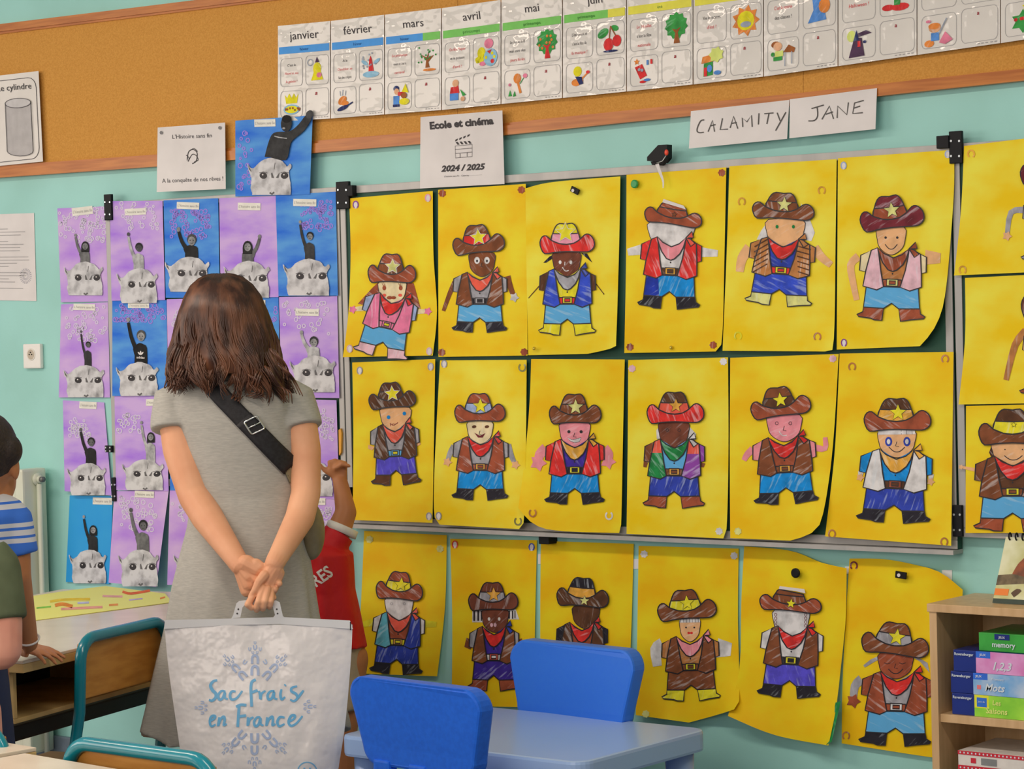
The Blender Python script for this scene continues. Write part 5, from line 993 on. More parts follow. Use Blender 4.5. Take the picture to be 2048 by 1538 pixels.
def simple_hand(bm, wrist, dirv, side, nrm, s=1.0, curl=.2, thumb=1, pose='flat'):
    """palm plus five fingers; dirv along the fingers, side towards the thumb, nrm out of the back of the hand"""
    d, t, n = dirv.normalized(), side.normalized(), nrm.normalized()
    k0 = []
    for i, a in enumerate((.033, .011, -.011, -.031)):
        k = wrist+d*(.085-.006*abs(i-1))*s+t*a*s; rcone(bm, wrist+t*a*.55*s, k, .013*s, .011*s, 8); k0.append(k)
    for i, (k, L) in enumerate(zip(k0, (.07, .078, .072, .056))):
        c = curl*(1 if pose != 'point' or i > 0 else 0); p = [k]; ang = 0
        for seg in (.45, .32, .25):
            ang += c*1.25; p.append(p[-1]+(d*math.cos(ang)-n*math.sin(ang)+t*(.12*(1.5-i) if pose == 'spread' else 0))*L*s*seg)
        finger(bm, p, .0095*s, .0068*s)
    b = wrist+d*.025*s+t*.03*s
    if pose == 'point': finger(bm, [b, b+d*.035*s+t*.008*s-n*.02*s, b+d*.05*s-t*.015*s-n*.035*s, b+d*.055*s-t*.035*s-n*.038*s], .0115*s, .0085*s)
    else: finger(bm, [b, b+(d*.55+t*.75)*.035*s*thumb, b+(d*.7+t*.7)*.062*s, b+(d*.9+t*.6)*.082*s], .012*s, .008*s)
# ------------------------------------------------------------------ woman seen from behind
WD = 6.30
def w_(px_, py_, dd=0): return D(px_, py_, WD+dd)
floor_c = w_(480, 1500); floor_c = V((floor_c.x, floor_c.y, 0))
wo = empty('person', floor_c); tag(wo, 'woman seen from behind in a grey dress with wavy brown hair', 'person', None)
hc = w_(447, 662, .02)
bm = bmesh.new()
head(bm, hc, HWD, 1.12)
chain(bm, [hc-UPZ*.06-HWD*.02, w_(462, 775, .0)], [.052, .056], 14)
hip, chest = w_(486, 1120, .01), w_(474, 800, .02)
torso(bm, hip, chest, RGT, .150, .10)
chain(bm, [w_(400, 795, .01), w_(548, 795, .01)], [.058, .058], 14)
# arms
LA = [w_(352, 808, .02), w_(362, 900, -.01), w_(388, 992, -.06)]
chain(bm, LA, [.050, .047, .041], 16)
chain(bm, [w_(388, 992, -.06), w_(415, 1035, -.10), w_(481, 1131, -.205)], [.041, .041, .0255], 16)
RA = [w_(592, 806, .02), w_(608, 900, -.01), w_(612, 985, -.06)]
chain(bm, RA, [.047, .044, .038], 16)
chain(bm, [w_(612, 985, -.06), w_(600, 1035, -.10), w_(549, 1127, -.225)], [.038, .038, .0245], 16)
# hands: coordinates in the close-up of the clasped hands
body_bm = bm; bm = bmesh.new()
rcone(bm, w_(474, 1121, -.192), w_(481, 1131, -.205), .0272, .0256, 16); rcone(bm, w_(554, 1118, -.212), w_(549, 1127, -.225), .0262, .0246, 16)
HZ_ = lambda x, y, d: w_(430+x/9.612, 1080+y/9.612, d)
def fg(pts, r0, r1): finger(bm, [HZ_(*p) for p in pts], r0, r1)
# left hand: open palm towards the camera, fingers passing under the right hand
for a, b in (((480, 470, -.205), (640, 700, -.215)), ((520, 500, -.205), (640, 850, -.212)), ((560, 470, -.21), (760, 720, -.215)), ((600, 450, -.215), (800, 560, -.222)), ((520, 560, -.20), (620, 960, -.205))):
    rcone(bm, HZ_(*a), HZ_(*b), .0225, .0185, 10)
fg([(790, 470, -.222), (870, 520, -.225), (930, 600, -.222)], .016, .012)
fg([(760, 760, -.205), (980, 800, -.20), (1180, 780, -.21), (1235, 840, -.235)], .0098, .0085)
fg([(720, 860, -.205), (940, 930, -.20), (1110, 900, -.21), (1150, 950, -.238)], .0098, .0085)
fg([(680, 940, -.205), (900, 1060, -.20), (1090, 1040, -.21), (1125, 1110, -.235)], .0092, .008)
fg([(640, 980, -.205), (850, 1100, -.205), (1000, 1080, -.21)], .0085, .0075)
# right hand on top, thumb along the camera side, four fingers hooked through the bag handle
for a, b in (((1130, 520, -.23), (860, 850, -.235)), ((1150, 560, -.23), (960, 900, -.235)), ((1180, 600, -.225), (1050, 930, -.23)), ((1200, 640, -.22), (1120, 950, -.222))):
    rcone(bm, HZ_(*a), HZ_(*b), .0185, .0125, 10)
fg([(950, 680, -.245), (850, 800, -.252), (775, 960, -.256), (690, 1090, -.254)], .0135, .0078)
fg([(860, 880, -.245), (770, 1020, -.25), (690, 1140, -.258), (630, 1240, -.268), (700, 1300, -.262)], .0094, .0082)
fg([(930, 930, -.25), (870, 1080, -.262), (835, 1190, -.272), (800, 1290, -.268), (800, 1340, -.25)], .0094, .0082)
fg([(1015, 940, -.25), (985, 1070, -.262), (960, 1180, -.272), (930, 1275, -.268), (920, 1320, -.25)], .0092, .008)
fg([(1085, 960, -.242), (1085, 1090, -.254), (1075, 1180, -.266), (1060, 1250, -.262), (1050, 1290, -.246)], .0082, .0072)
hand_bm = remesh(bm, .0017, 2); bm = body_bm
# legs
for sx in (-1, 1):
    hj = hip+RGT*sx*.085; hj.z -= .06
    leg(bm, hj, V((floor_c.x, floor_c.y, .47))+RGT*sx*.085+HWD*.01, V((floor_c.x, floor_c.y, .085))+RGT*sx*.09-HWD*.02, V((floor_c.x, floor_c.y, .028))+RGT*sx*.11+HWD*.15)
bm = remesh(bm, .0042, 3); tmp = bpy.data.meshes.new('tmp'); hand_bm.to_mesh(tmp); hand_bm.free(); bm.from_mesh(tmp); bpy.data.meshes.remove(tmp)
body = bm_obj('body', bm, SKIN, wo, True)
eyes(wo, hc, HWD, 1.12)
# dress
DRESS = M('grey_marl_knit', (166, 155, 142), (152, 142, 131), rough=.9, scale=110, mscale=(.5, .5, 3), lo=.3, hi=.7, bump=.1, spec=.1)
prof = [(742, 463, 60, .062), (752, 465, 84, .085), (772, 467, 112, .098), (800, 469, 128, .108), (840, 472, 118, .112), (880, 481, 113, .112), (940, 490, 110, .108), (990, 493, 110, .106), (1050, 491, 117, .118), (1110, 488, 130, .132), (1170, 485, 142, .142), (1240, 484, 153, .148), (1310, 485, 171, .152), (1390, 487, 191, .15), (1440, 489, 202, .154), (1464, 489, 206, .156)]
bm = bmesh.new(); rings = []; NN = 120
for k, (y, cx, hw, dp) in enumerate(prof):
    c = w_(cx, y, .01); a = hw/F*WD; ring = []; g = max(0, (y-1000)/460)
    for i in range(NN):
        t = 2*math.pi*i/NN; fold = 1+g*(.035*math.sin(9*t+.6)+.028*math.sin(14*t+2))
        sh = max(0, (y-1400)/64)*.018*math.sin(5*t)
        cs, sn = math.cos(t), math.sin(t); e = .88
        ring.append(c+RGT*(a*fold*math.copysign(abs(cs)**e, cs))+HWD*(dp*fold*math.copysign(abs(sn)**e, sn))-UPZ*sh)
    rings.append(ring)
loft(bm, rings)
for (p0, p1, p2, r0, r1, r2) in ((w_(412, 785, .01), w_(352, 812, .02), w_(350, 862, .0), .06, .066, .064), (w_(535, 783, .01), w_(588, 808, .02), w_(601, 858, .0), .058, .062, .059)):
    t = (p1-p0).normalized(); a, b = frame_of(t); t2 = (p2-p1).normalized(); a2 = (a-t2*a.dot(t2)).normalized(); b2 = t2.cross(a2)
    tm = (t+t2).normalized(); am = (a-tm*a.dot(tm)).normalized(); bmv = tm.cross(am)
    if b.dot(bmv) < 0: b = -b
    if b2.dot(bmv) < 0: b2 = -b2
    loft(bm, [ering(p0, a*r0, b*r0, 20), ering(p1*.45+p0*.55, a*r0*1.02, b*r0*1.02, 20), ering(p1, am*r1, bmv*r1, 20), ering(p1*.5+p2*.5, a2*r2, b2*r2, 20), ering(p2, a2*r2, b2*r2, 20)])
dress = bm_obj('dress', remesh(bm, .005, 3), DRESS, wo, True)
bvd = bvh_of(dress); onD = on_surface(bvd, WD-.1, .002)
# neckline seam
flat('neckline_seam', ribbon(cr([(398, 752), (430, 760), (470, 763), (520, 758), (560, 748)], 5), 3), M('grey_marl_dark', (120, 112, 104)), onD, 1, wo)
# hair: cap, then wavy locks
bm = bmesh.new(); hp = [(547, 441, 8), (550, 441, 26), (557, 442, 43), (571, 443, 60), (594, 445, 75), (625, 446, 86), (665, 448, 94), (705, 450, 98), (745, 453, 101), (795, 457, 97)]
ring_h = []
for y, cx, hw in hp[:-1]:
    c = w_(cx, y, .0 if y < 700 else -.012); a = hw/F*WD-.004; ring_h.append(ering(c, RGT*a, HWD*min(.112, a*1.04), 40))
loft(bm, ring_h)
hair = bm_obj('hair', bm, HAIRM, wo, True)
bm = bmesh.new(); rnd = random.Random(11)
for cl_ in range(64):
    t0 = math.pi*(.92+1.16*(cl_+rnd.uniform(-.4, .4))/51) if cl_ < 52 else rnd.uniform(.1, math.pi*.9)
    ph0, fr0, amp0 = rnd.uniform(0, 6.3), rnd.uniform(9, 13), rnd.uniform(.015, .03); end0 = rnd.uniform(745, 778)+22*max(0, math.cos(t0))+14*abs(math.cos(t0)); lift0 = rnd.uniform(0, .012)
    for st in range(18):
        t = t0+rnd.gauss(0, .05); ph = ph0+rnd.gauss(0, .25); endy = end0+rnd.gauss(0, 6); amp = amp0*rnd.uniform(.8, 1.2); y0 = rnd.uniform(548, 562); lift = lift0+rnd.uniform(0, .004)
        pts, rs = [], []; n = 20; conv = rnd.uniform(.5, 1)
        for i in range(n):
            s_ = i/(n-1); y = y0+(endy-y0)*s_; j = 0
            while j < len(hp)-2 and hp[j+1][0] < y: j += 1
            (ya, ca2, ha), (yb2, cb2, hb2) = hp[j], hp[j+1]; q = (y-ya)/(yb2-ya); cx = ca2+(cb2-ca2)*q; hw = ha+(hb2-ha)*q
            g = max(0, s_-.25)/.75; wv = amp*g**1.2*math.sin(fr0*s_+ph); wd_ = amp*g**1.2*math.cos(fr0*s_+ph)
            tt = t+(t0-t)*g*conv*.8; a = hw/F*WD+lift*g+.001; fl = max(0, s_-.8)*(.10 if math.cos(tt) > 0 else .02)*math.cos(tt)
            c = w_(cx, y, .0 if y < 700 else -.012*min(1, (y-700)/45))
            pts.append(c+RGT*(a*math.cos(tt)+fl+wv*.9)+HWD*((min(.112, a*1.04)+lift*g+wd_*.45)*math.sin(tt))); rs.append((.0028) if s_ < .75 else .0028*(1-(s_-.75)/.25*.75))
        tube(bm, pts, rs, 4)
for (pts) in (((535, 735), (556, 770), (575, 782), (578, 805)), ((520, 745), (510, 775), (520, 790), (500, 795)), ((560, 730), (582, 755), (600, 790)), ((470, 750), (478, 775), (470, 800), (480, 790)), ((365, 735), (352, 760), (345, 785)), ((380, 740), (372, 765), (350, 775)), ((500, 750), (515, 765), (520, 785), (505, 790)), ((545, 700), (568, 730), (575, 760)), ((360, 690), (346, 730), (350, 770))):
    for dx in (0, 4, -5):
        q = cr([(x+dx*(1+.2*i), y+dx*.5) for i, (x, y) in enumerate(pts)], 5); tube(bm, [w_(x, y, -.112-.01*math.sin(i*.7)) for i, (x, y) in enumerate(q)], [.0035*(1-.7*i/len(q)) for i in range(len(q))], 5)
tag(bm_obj('hair_locks', bm, HAIRM, wo, True), kind='stuff')
# ------------------------------------------------------------------ shoulder bag with strap
sbg = empty('shoulder_bag', w_(632, 1090, .05)); tag(sbg, 'black strapped khaki shoulder bag worn across the grey dress', 'bag')
onS = on_surface(bvd, WD-.1, .006)
def strap(a, b, wd, n, nm, mat, place):
    vs_, fs = [], []; dx, dy = b[0]-a[0], b[1]-a[1]; l = math.hypot(dx, dy); nx, ny = -dy/l*wd/2, dx/l*wd/2; m = 6
    for i in range(n+1):
        for j in range(m+1):
            u = -1+2*j/m; vs_.append(place(a[0]+dx*i/n+nx*u, a[1]+dy*i/n+ny*u))
    for i in range(n):
        for j in range(m): q = i*(m+1)+j; fs.append((q, q+1, q+m+2, q+m+1))
    o = mesh_obj(nm, vs_, fs, mat, sbg, True); md = o.modifiers.new('thickness', 'SOLIDIFY'); md.thickness = .0025; md.offset = 0; return o
STR = M('black_webbing', (34, 32, 34), (24, 22, 24), rough=.6, scale=120)
strap((404, 752), (579, 936), 37, 26, 'strap', STR, onS)
onS2 = on_surface(bvd, WD-.1, .009)
strap((487, 838), (577, 934), 37, 14, 'strap_fold', STR, onS2)
onS3 = on_surface(bvd, WD-.1, .013)
bk_ = [(488, 845), (512, 832), (527, 857), (503, 869)]
tube_obj('buckle', [onS3(*p) for p in [(a[0]+(b[0]-a[0])*t, a[1]+(b[1]-a[1])*t) for a, b in zip(bk_, bk_[1:]+bk_[:1]) for t in (.06, .35, .65, .94)]], .0024, M('silver_metal', (205, 198, 188), rough=.2, metal=.9), sbg, 6, True)
tube_obj('buckle_bar', [onS3(495, 857), onS3(519, 845)], .002, M('silver_metal', (205, 198, 188)), sbg, 6)
KHK = M('khaki_leather', (128, 112, 84), (112, 98, 72), rough=.5, scale=30)
strap((575, 930), (588, 962), 24, 6, 'strap_end', KHK, onS)
tube_obj('cord', [onS(572, 950), onS(582, 966), onS(591, 975), onS(594, 990)], .0016, BLK, sbg, 6)
bm = bmesh.new(); ellipsoid(bm, w_(622, 1062, .02), RGT*.036, HWD*.05, UPZ*.075, 20, 12); bm_obj('pouch', bm, KHK, sbg, True)
# ------------------------------------------------------------------ white cool bag hanging from the hand
BD = WD-.245
BAG = M('white_plastic_film', (218, 204, 196), (210, 196, 188), rough=.3, coat=.3, scale=4, bump=.8, bscale=12, bdist=.014, spec=.5)
bagc = D(515, 1538, BD); bgo = empty('carrier_bag', D(517, 1640, BD)); tag(bgo, 'white plastic cool bag with blue lettering held behind the back', 'bag')
b_ = lambda x, y, d=0: D(x, y, BD+d)
L_ = cr([(329, 1248), (333, 1300), (340, 1360), (350, 1430), (360, 1500), (366, 1560), (372, 1640)], 6); R_b = cr([(705, 1249), (703, 1300), (697, 1380), (689, 1460), (678, 1530), (672, 1580), (668, 1640)], 6)
def ysm_(line, y):
    for (x0, y0), (x1, y1) in zip(line, line[1:]):
        if y <= y1: return x0+(x1-x0)*(y-y0)/max(1e-6, y1-y0)
    return line[-1][0]
vs_, fs = [], []; nu, nv = 44, 34; rnd = random.Random(5)
for sgn in (-1, 1):
    for j in range(nv+1):
        y = 1249+391*j/nv; xl, xr_ = ysm_(L_, y), ysm_(R_b, y)
        for i in range(nu+1):
            u = i/nu; v = j/nv; bul = (math.sin(math.pi*u)**.6)*(.004+.042*min(1, v*1.4)**.8)
            wr = .0025*math.sin(9*u+5*v)*math.sin(6*v+1)+.002*math.sin(23*u-11*v)*(1-v)
            wr += .006*math.exp(-((u-.9+.12*v)/.05)**2)*min(1, v*3)-.005*math.exp(-((u-.12-.1*v)/.05)**2)*min(1, v*3)
            edge = math.sin(math.pi*u)
            vs_.append(b_(xl+(xr_-xl)*u, y, sgn*(bul+wr*edge*min(1, edge*3)) if sgn < 0 else .8*bul))
off = (nu+1)*(nv+1)
for sft in (0, off):
    for j in range(nv):
        for i in range(nu):
            q = sft+j*(nu+1)+i; fs.append((q, q+1, q+nu+2, q+nu+1) if sft else (q, q+nu+1, q+nu+2, q+1))
bagm = mesh_obj('bag_body', vs_, fs, BAG, bgo, True)
bvb = bvh_of(bagm); onB = on_surface(bvb, BD-.04, .0012)
HP = M('white_rigid_plastic', (214, 204, 198), rough=.3, scale=6)
def prism(name, pix, d0, d1, mat, parent):
    f = [b_(x, y, d0) for x, y in pix]; k = [b_(x, y, d1) for x, y in pix]; n = len(pix)
    return mesh_obj(name, f+k, [list(range(n)), list(range(2*n-1, n-1, -1))]+[(i, i+n, (i+1) % n+n, (i+1) % n) for i in range(n)], mat, parent)
prism('closure_bar', [(330, 1240), (463, 1237), (562, 1234), (700, 1241), (706, 1258), (560, 1248), (463, 1250), (328, 1258)], -.006, .006, HP, bgo)
zq = lambda x, y: (280+x/4.296, 1180+y/4.296)
oh = [(785, 245), (800, 215), (828, 115), (850, 95), (900, 88), (1170, 90), (1200, 105), (1228, 225), (1245, 235), (1145, 235), (1160, 215), (1140, 140), (1125, 128), (900, 128), (880, 150), (862, 235)]
prism('handle', [zq(*p) for p in oh], -.006, .004, HP, bgo)
for x, y in ((845, 165), (835, 202), (1175, 165), (1182, 202)):
    p = b_(*zq(x, y), -.0062); bm = bmesh.new(); tube(bm, [p, p-HWD*.0006], .0022, 10); bm_obj('handle_hole', bm, M('hole_dark', (70, 62, 60)), bgo)
PBL, PGR = M('print_blue', (110, 172, 206), rough=.35), M('print_greyblue', (160, 168, 190), rough=.35)
words = {'S': [[(665, 775), (630, 785), (607, 820), (625, 862), (652, 890), (650, 925), (620, 950), (594, 942)]], 'a': [[(735, 872), (700, 868), (674, 902), (682, 940), (710, 930), (730, 880), (730, 925), (756, 938)]], 'c': [[(822, 872), (790, 872), (773, 905), (788, 940), (832, 928), (880, 866)]],
 'f': [[(995, 770), (962, 790), (953, 850), (957, 930), (960, 1002)], [(948, 884), (1012, 862)]], 'r': [[(1022, 866), (1032, 900), (1036, 936), (1044, 892), (1078, 866)]], 'a2': [[(1155, 866), (1118, 872), (1096, 906), (1106, 940), (1135, 926), (1152, 876), (1152, 925), (1180, 938)]], 'i': [[(1216, 852), (1206, 900), (1218, 940), (1246, 918)], [(1244, 822), (1252, 812)]], 's': [[(1350, 826), (1304, 840), (1302, 870), (1340, 892), (1352, 928), (1322, 954), (1290, 940)], [(1348, 936), (1405, 862)]],
 'e': [[(604, 1128), (640, 1104), (646, 1082), (616, 1086), (602, 1128), (614, 1170), (652, 1154)]], 'n': [[(682, 1092), (672, 1168), (692, 1112), (722, 1088), (728, 1122), (720, 1162), (746, 1150)]],
 'F': [[(852, 992), (846, 1080), (840, 1176)], [(826, 1004), (868, 986), (915, 990)], [(845, 1088), (912, 1078)]], 'r2': [[(928, 1092), (926, 1164), (942, 1112), (976, 1092)]], 'a3': [[(1034, 1092), (1002, 1096), (980, 1136), (992, 1170), (1020, 1152), (1036, 1100), (1038, 1150), (1062, 1164)]], 'n2': [[(1092, 1092), (1086, 1164), (1106, 1112), (1136, 1088), (1142, 1122), (1138, 1162), (1164, 1150)]], 'c2': [[(1242, 1096), (1202, 1092), (1180, 1132), (1196, 1170), (1242, 1150)]], 'e2': [[(1278, 1134), (1322, 1106), (1330, 1078), (1298, 1082), (1276, 1132), (1296, 1166), (1342, 1146), (1396, 1082)]]}
THK = {'S': 24, 'f': 30, 'F': 30}
for k, st in words.items():
    pl = []
    for t in st:
        q = cr([zq(*p) for p in t], 5); n = len(q); w0 = THK.get(k, 20)/4.296; pl += ribbon(q, [w0*(.75+.4*math.sin(math.pi*min(1, (i+1)/n))) if k not in 'fF' else w0*.8 for i in range(n)])
    flat('printed_letter', pl, PBL, onB, 1, bgo)
def Ug(x, y, s_, ang):
    pts = [(-.32, -.5), (-.32, .1), (-.22, .36), (0, .46), (.22, .36), (.32, .1), (.32, -.5)]; ca, sa = math.cos(ang), math.sin(ang)
    flat('printed_flake_mark', ribbon([zq(x+s_*(px_*ca-py_*sa), y+s_*(px_*sa+py_*ca)) for px_, py_ in cr(pts, 2)], s_*.27/4.296), PGR, onB, 1, bgo)
CL = [(0, -62, 24), (-45, -8, 28), (45, -8, 28), (0, -22, 38), (-18, 22, 24), (18, 22, 24)]
def branch(x, y, ang, cl=(0, 0)):
    for (dx, dy, s_) in CL: Ug(x+dx*math.cos(ang)-dy*math.sin(ang), y+dx*math.sin(ang)+dy*math.cos(ang), s_, ang)
for x, y, s_, a in ((988, 692, 84, math.pi), (988, 596, 76, math.pi), (882, 732, 72, 2.4), (822, 668, 68, 2.4), (1092, 732, 72, -2.4), (1152, 668, 68, -2.4), (902, 620, 36, .6), (1076, 618, 36, -.6), (985, 1272, 84, 0), (984, 1374, 76, 0), (876, 1245, 72, .7), (820, 1308, 68, .7), (1090, 1245, 72, -.7), (1150, 1310, 68, -.7), (895, 1350, 36, 2.6), (1072, 1350, 36, -2.6)): Ug(x, y, s_, a)
branch(988, 515, 0); branch(768, 612, -.75); branch(1208, 612, .75); branch(985, 1470, math.pi); branch(760, 1352, -2.4); branch(1205, 1350, 2.4); branch(545, 1010, -1.57); branch(1440, 1000, 1.57)
flat('logo_ring', ribbon(ell(*zq(1436, 1560), 19, 19, 26), 2, True), PBL, onB, 1, bgo)
flat('logo_letter', text_polys('U', *zq(1436, 1562), 16, 0, bold=.03), PBL, onB, 1, bgo)
flat('side_mark', [[zq(1803, 275), zq(1812, 275), zq(1812, 345), zq(1803, 345)]], INK, onB, 1, bgo)
# ------------------------------------------------------------------ child in red jersey
RDp = 6.74; k_ = lambda x, y, d=0: D(x, y, RDp+d)
fc = k_(640, 1500); fc = V((fc.x, fc.y, 0)); kid = empty('person', fc); tag(kid, 'child in a red football jersey pointing at the montages', 'person')
bm = bmesh.new(); hk = k_(556, 1045, .02); head(bm, hk, HWD, .95, V((-.1, 0, 1)))
hipk, chk = k_(652, 1290), k_(622, 1110)
torso(bm, hipk, chk, RGT, .105, .08); chain(bm, [hk-UPZ*.05, chk], [.04, .045], 12)
chain(bm, [k_(568, 1112), k_(650, 1100)], [.045, .045], 12)
chain(bm, [k_(658, 1108), k_(692, 1025, .02), k_(681, 966, .05)], [.042, .030, .0215], 14)
chain(bm, [k_(560, 1115), k_(540, 1190), k_(560, 1260, .06)], [.038, .03, .022], 12)
simple_hand(bm, k_(680, 962, .05), (UPZ*.9-RGT*.1), -RGT, -HWD, .68, 1.25)
finger(bm, [k_(672, 936, .04), k_(684, 928, .03), k_(698, 932, .03)], .0085, .0068)
simple_hand(bm, k_(560, 1262, .06), -UPZ, RGT, -HWD, .68, .3)
for sx in (-1, 1):
    leg(bm, hipk+RGT*sx*.06-UPZ*.04, V((fc.x, fc.y, .33))+RGT*sx*.06, V((fc.x, fc.y, .07))+RGT*sx*.065, V((fc.x, fc.y, .024))+RGT*sx*.08+HWD*.11, .72)
bm_obj('body', remesh(bm, .0045, 3), SKIN2, kid, True); eyes(kid, hk, HWD, .95)
bm = bmesh.new(); ellipsoid(bm, hk+UPZ*.03-HWD*.015, RGT*.082, HWD*.095, UPZ*.095); rcone(bm, hk-HWD*.06-UPZ*.02, hk-HWD*.04-UPZ*.06, .05, .04); bm_obj('hair', remesh(bm, .006, 2), BLKH, kid, True)
JR = M('red_jersey', (200, 24, 30), (178, 14, 22), rough=.55, scale=4, bump=.5, bscale=14, bdist=.02)
bm = bmesh.new(); rings = []
for y, cx, hw, dp in ((1082, 618, 26, .045), (1092, 622, 52, .07), (1108, 628, 78, .088), (1140, 632, 76, .095), (1180, 636, 74, .098), (1230, 643, 78, .102), (1270, 648, 82, .105), (1288, 650, 84, .107)):
    a = hw/F*RDp; rings.append([k_(cx, y)+RGT*(a*math.cos(t)*(1+.02*math.sin(7*t)))+HWD*(dp*math.sin(t)*(1+.03*math.sin(9*t+1)))-UPZ*(.012*math.cos(t) if y > 1260 else 0) for t in [2*math.pi*i/48 for i in range(48)]])
loft(bm, rings)
def sleeve(bm, p0, p1, r0, r1, n=20):
    t = (p1-p0).normalized(); a, b = frame_of(t); loft(bm, [ering(p0, a*r0, b*r0, n), ering(p0*.5+p1*.5, a*(r0+r1)/2, b*(r0+r1)/2, n), ering(p1, a*r1, b*r1, n)])
sleeve(bm, k_(640, 1118), k_(681, 1064, .012), .052, .043); sleeve(bm, k_(585, 1115), k_(550, 1160), .05, .045)
jo = bm_obj('jersey', remesh(bm, .005, 3), JR, kid, True)
bm = bmesh.new(); p0, p1 = k_(681, 1066, .012), k_(687, 1052, .015); sleeve(bm, p0, p1, .0455, .0445, 28); bm_obj('cuff', bm, M('white_knit', (214, 200, 186)), kid, True)
bvj = bvh_of(jo); onJ = on_surface(bvj, RDp-.1, .0015)
flat('jersey_lettering', text_polys('RES', 643, 1152, 24, -.62, bold=.025, sx=.82), M('white_print', (220, 205, 195)), onJ, 1, jo)
SH = M('beige_shorts', (176, 152, 124), (160, 138, 112), rough=.8, scale=20)
bm = bmesh.new(); sleeve(bm, k_(634, 1285)-UPZ*.0, k_(622, 1420), .085, .078, 24); sleeve(bm, k_(668, 1285), k_(678, 1420), .08, .072, 24); bm_obj('shorts', remesh(bm, .006, 3), SH, kid, True)
# ------------------------------------------------------------------ boy in a striped shirt leaning on the desk
hand = G(62, 1296, TBL+.02); SDp = depth(hand)-.2; m_ = lambda x, y, d=0: D(x, y, SDp+d)
fb_ = m_(-60, 1500); fb_ = V((fb_.x, fb_.y, 0)); boy = empty('person', fb_); tag(boy, 'dark haired boy in a blue and white striped shirt leaning on the desk', 'person')
bm = bmesh.new(); hb_ = m_(-24, 926); fdir = (HWD*.96+RGT*.22).normalized(); head(bm, hb_, fdir, .96)
hipb, chb = m_(-85, 1250, .02), m_(-35, 1030)
torso(bm, hipb, chb, RGT, .115, .085); chain(bm, [hb_-UPZ*.05-fdir*.02, chb+UPZ*.05], [.045, .048], 12)
chain(bm, [m_(-110, 1040), m_(22, 1040)], [.045, .045], 12)
chain(bm, [m_(26, 1046), m_(34, 1150, -.01), G(58, 1286, TBL+.045)], [.040, .0335, .0225], 14)
chain(bm, [m_(-112, 1045), m_(-130, 1150), m_(-120, 1240, .1)], [.04, .033, .023], 12)
wr_ = G(58, 1288, TBL+.03); fd = (RGT*.72-HWD*.68).normalized()
simple_hand(bm, wr_-UPZ*.008, fd-UPZ*.1, (fd.cross(UPZ)), UPZ, .78, .12, pose='spread')
simple_hand(bm, m_(-120, 1242, .1), HWD-UPZ*.4, RGT, UPZ, .78, .3)
for sx in (-1, 1): leg(bm, hipb+RGT*sx*.06-UPZ*.05, V((hipb.x, hipb.y, .36))+RGT*sx*.07, V((hipb.x, hipb.y, .07))+RGT*sx*.08, V((hipb.x, hipb.y, .024))+RGT*sx*.1+HWD*.12, .78)
bm_obj('body', remesh(bm, .0045, 3), SKIN2, boy, True); eyes(boy, hb_, fdir, .96)
bm = bmesh.new(); r_ = fdir.cross(UPZ); ellipsoid(bm, hb_+UPZ*.034-fdir*.022, r_*.079, fdir*.092, UPZ*.092); rcone(bm, hb_-fdir*.06-UPZ*.01, hb_-fdir*.05-UPZ*.045, .045, .035); rcone(bm, hb_-fdir*.02+UPZ*.03-r_*.05, hb_-fdir*.02+UPZ*.03+r_*.05, .045, .045); bm_obj('hair', remesh(bm, .006, 2), BLKH, boy, True)
# striped cotton
ms, nt, pb = _new('striped_cotton'); tc = nt.nodes.new('ShaderNodeTexCoord'); sp = nt.nodes.new('ShaderNodeSeparateXYZ'); nt.links.new(tc.outputs['Object'], sp.inputs[0])
zt0 = m_(30, 988).z-fb_.z; zt1 = m_(30, 1110).z-fb_.z; mr = nt.nodes.new('ShaderNodeMapRange'); mr.inputs[1].default_value = zt0; mr.inputs[2].default_value = zt1; nt.links.new(sp.outputs['Z'], mr.inputs[0])
wht, blu = A((205, 196, 196)), A((58, 108, 196))
rp = _ramp(nt, mr.outputs[0], [(0, wht), (.10, blu), (.14, wht), (.22, blu), (.45, wht), (.52, blu), (.57, wht), (.66, blu), (.70, wht), (.78, blu)]); rp.color_ramp.interpolation = 'CONSTANT'
nt.links.new(rp.outputs[0], pb.inputs['Base Color']); pb.inputs['Roughness'].default_value = .85
bm = bmesh.new(); rings = []
for y, cx, hw, dp in ((985, -35, 40, .055), (1000, -36, 70, .075), (1030, -40, 92, .095), (1090, -48, 92, .10), (1150, -58, 92, .105), (1250, -80, 98, .11), (1300, -86, 100, .112)):
    a = hw/F*SDp; rings.append([m_(cx, y)+RGT*(a*math.cos(t))+HWD*(dp*math.sin(t)) for t in [2*math.pi*i/40 for i in range(40)]])
loft(bm, rings); sleeve(bm, m_(2, 1022), m_(24, 1052), .05, .056); sleeve(bm, m_(18, 1040), m_(36, 1112), .055, .049); sleeve(bm, m_(-95, 1035), m_(-118, 1110), .055, .05)
bm_obj('striped_shirt', remesh(bm, .005, 4), ms, boy, True)
bm = bmesh.new(); sleeve(bm, m_(-65, 1285), V((hipb.x, hipb.y, .33))+RGT*.07, .088, .07, 20); sleeve(bm, m_(-108, 1285), V((hipb.x, hipb.y, .33))-RGT*.07, .088, .07, 20); bm_obj('shorts', remesh(bm, .008, 2), M('navy_shorts', (40, 46, 70), rough=.8), boy, True)
wc = m_(34, 1150, -.01).lerp(G(58, 1286, TBL+.045), .94); aw, bw = frame_of((G(58, 1286, TBL+.045)-m_(34, 1150)).normalized()); tube_obj('wristband', ering(wc, aw*.0262, bw*.0262, 20), .0026, WHITE, boy, 6, True)
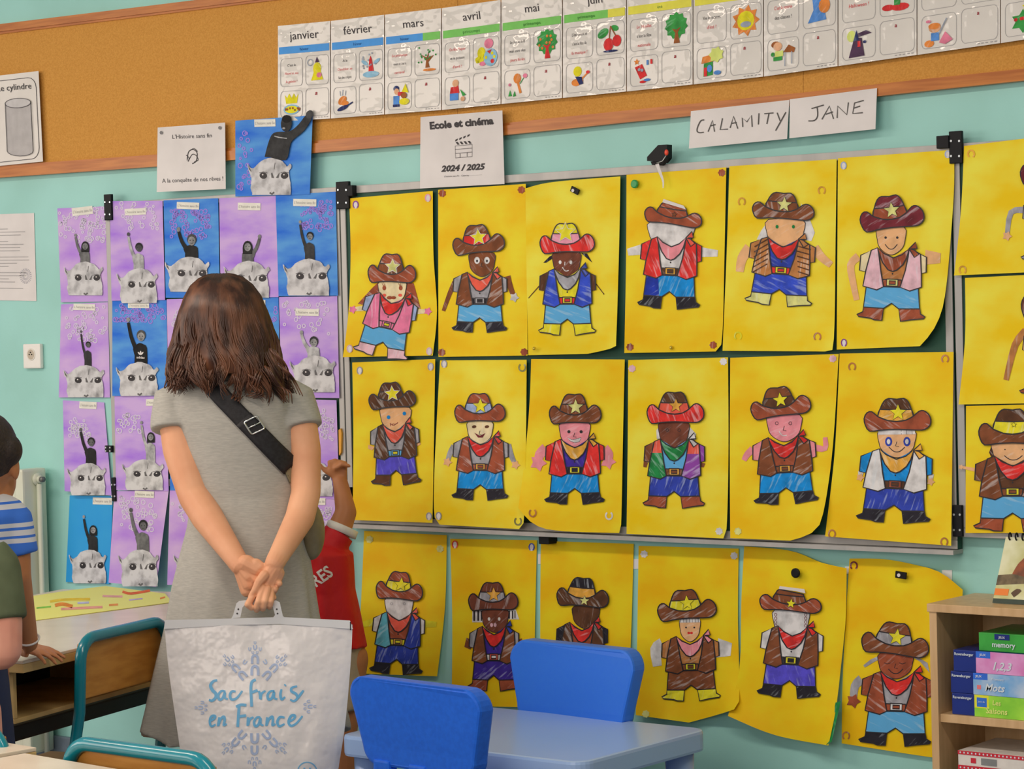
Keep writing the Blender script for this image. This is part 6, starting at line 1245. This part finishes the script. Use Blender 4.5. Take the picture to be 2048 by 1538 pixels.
# ------------------------------------------------------------------ person in an olive shirt at the left edge
ODp = 5.46; o_ = lambda x, y, d=0: D(x, y, ODp+d)
fo = o_(-110, 1500); fo = V((fo.x, fo.y, 0)); ol = empty('person', fo); tag(ol, 'person in an olive shirt with bent bare elbow cut off at left edge', 'person')
bm = bmesh.new(); ho_ = o_(-130, 1010); head(bm, ho_, HWD, .98); hipo, cho = o_(-120, 1400), o_(-115, 1130)
torso(bm, hipo, cho, RGT, .13, .095); chain(bm, [ho_-UPZ*.05, cho+UPZ*.04], [.045, .05], 12); chain(bm, [o_(-200, 1128), o_(-30, 1128)], [.05, .05], 12)
chain(bm, [o_(-22, 1140), o_(-4, 1240, -.02), o_(0, 1296, -.02)], [.052, .054, .050], 14); chain(bm, [o_(2, 1296, -.02), o_(-45, 1310, .08), o_(-120, 1290, .2)], [.045, .042, .026], 14)
chain(bm, [o_(-208, 1140), o_(-225, 1290), o_(-160, 1310, .16)], [.05, .042, .028], 12)
simple_hand(bm, o_(-122, 1290, .2), HWD*.6-RGT, UPZ, -HWD, .85, .3); simple_hand(bm, o_(-158, 1310, .16), HWD+RGT*.4, UPZ, RGT, .85, .3)
for sx in (-1, 1): leg(bm, hipo+RGT*sx*.07-UPZ*.03, V((fo.x, fo.y, .38))+RGT*sx*.09, V((fo.x, fo.y, .075))+RGT*sx*.09, V((fo.x, fo.y, .025))+RGT*sx*.1+HWD*.13, .85)
bm_obj('body', remesh(bm, .005, 3), SKIN3, ol, True); eyes(ol, ho_, HWD, .98)
bm = bmesh.new(); ellipsoid(bm, ho_+UPZ*.034-HWD*.02, RGT*.08, HWD*.094, UPZ*.095); rcone(bm, ho_-HWD*.06, ho_-HWD*.05-UPZ*.05, .045, .035); bm_obj('hair', remesh(bm, .007, 2), HAIRM, ol, True)
bm = bmesh.new(); rings = []
for y, cx, hw, dp in ((1090, -115, 40, .055), (1105, -115, 90, .08), (1130, -115, 112, .1), (1200, -117, 112, .108), (1300, -119, 112, .112), (1430, -120, 116, .118)):
    a = hw/F*ODp; rings.append([o_(cx, y)+RGT*(a*math.cos(t))+HWD*(dp*math.sin(t)) for t in [2*math.pi*i/40 for i in range(40)]])
loft(bm, rings); sleeve(bm, o_(-40, 1105), o_(-20, 1145), .06, .072); sleeve(bm, o_(-22, 1135), o_(-6, 1244, -.02), .07, .068); sleeve(bm, o_(-190, 1135), o_(-214, 1235), .06, .062)
bm_obj('olive_shirt', remesh(bm, .006, 4), M('olive_cotton', (88, 92, 66), (76, 80, 56), rough=.85, scale=12), ol, True)
bm = bmesh.new(); sleeve(bm, o_(-85, 1420), V((fo.x, fo.y, .1))+RGT*.09, .09, .06, 20); sleeve(bm, o_(-155, 1420), V((fo.x, fo.y, .1))-RGT*.09, .09, .06, 20); bm_obj('trousers', remesh(bm, .009, 2), M('dark_denim', (50, 58, 80), rough=.85), ol, True)
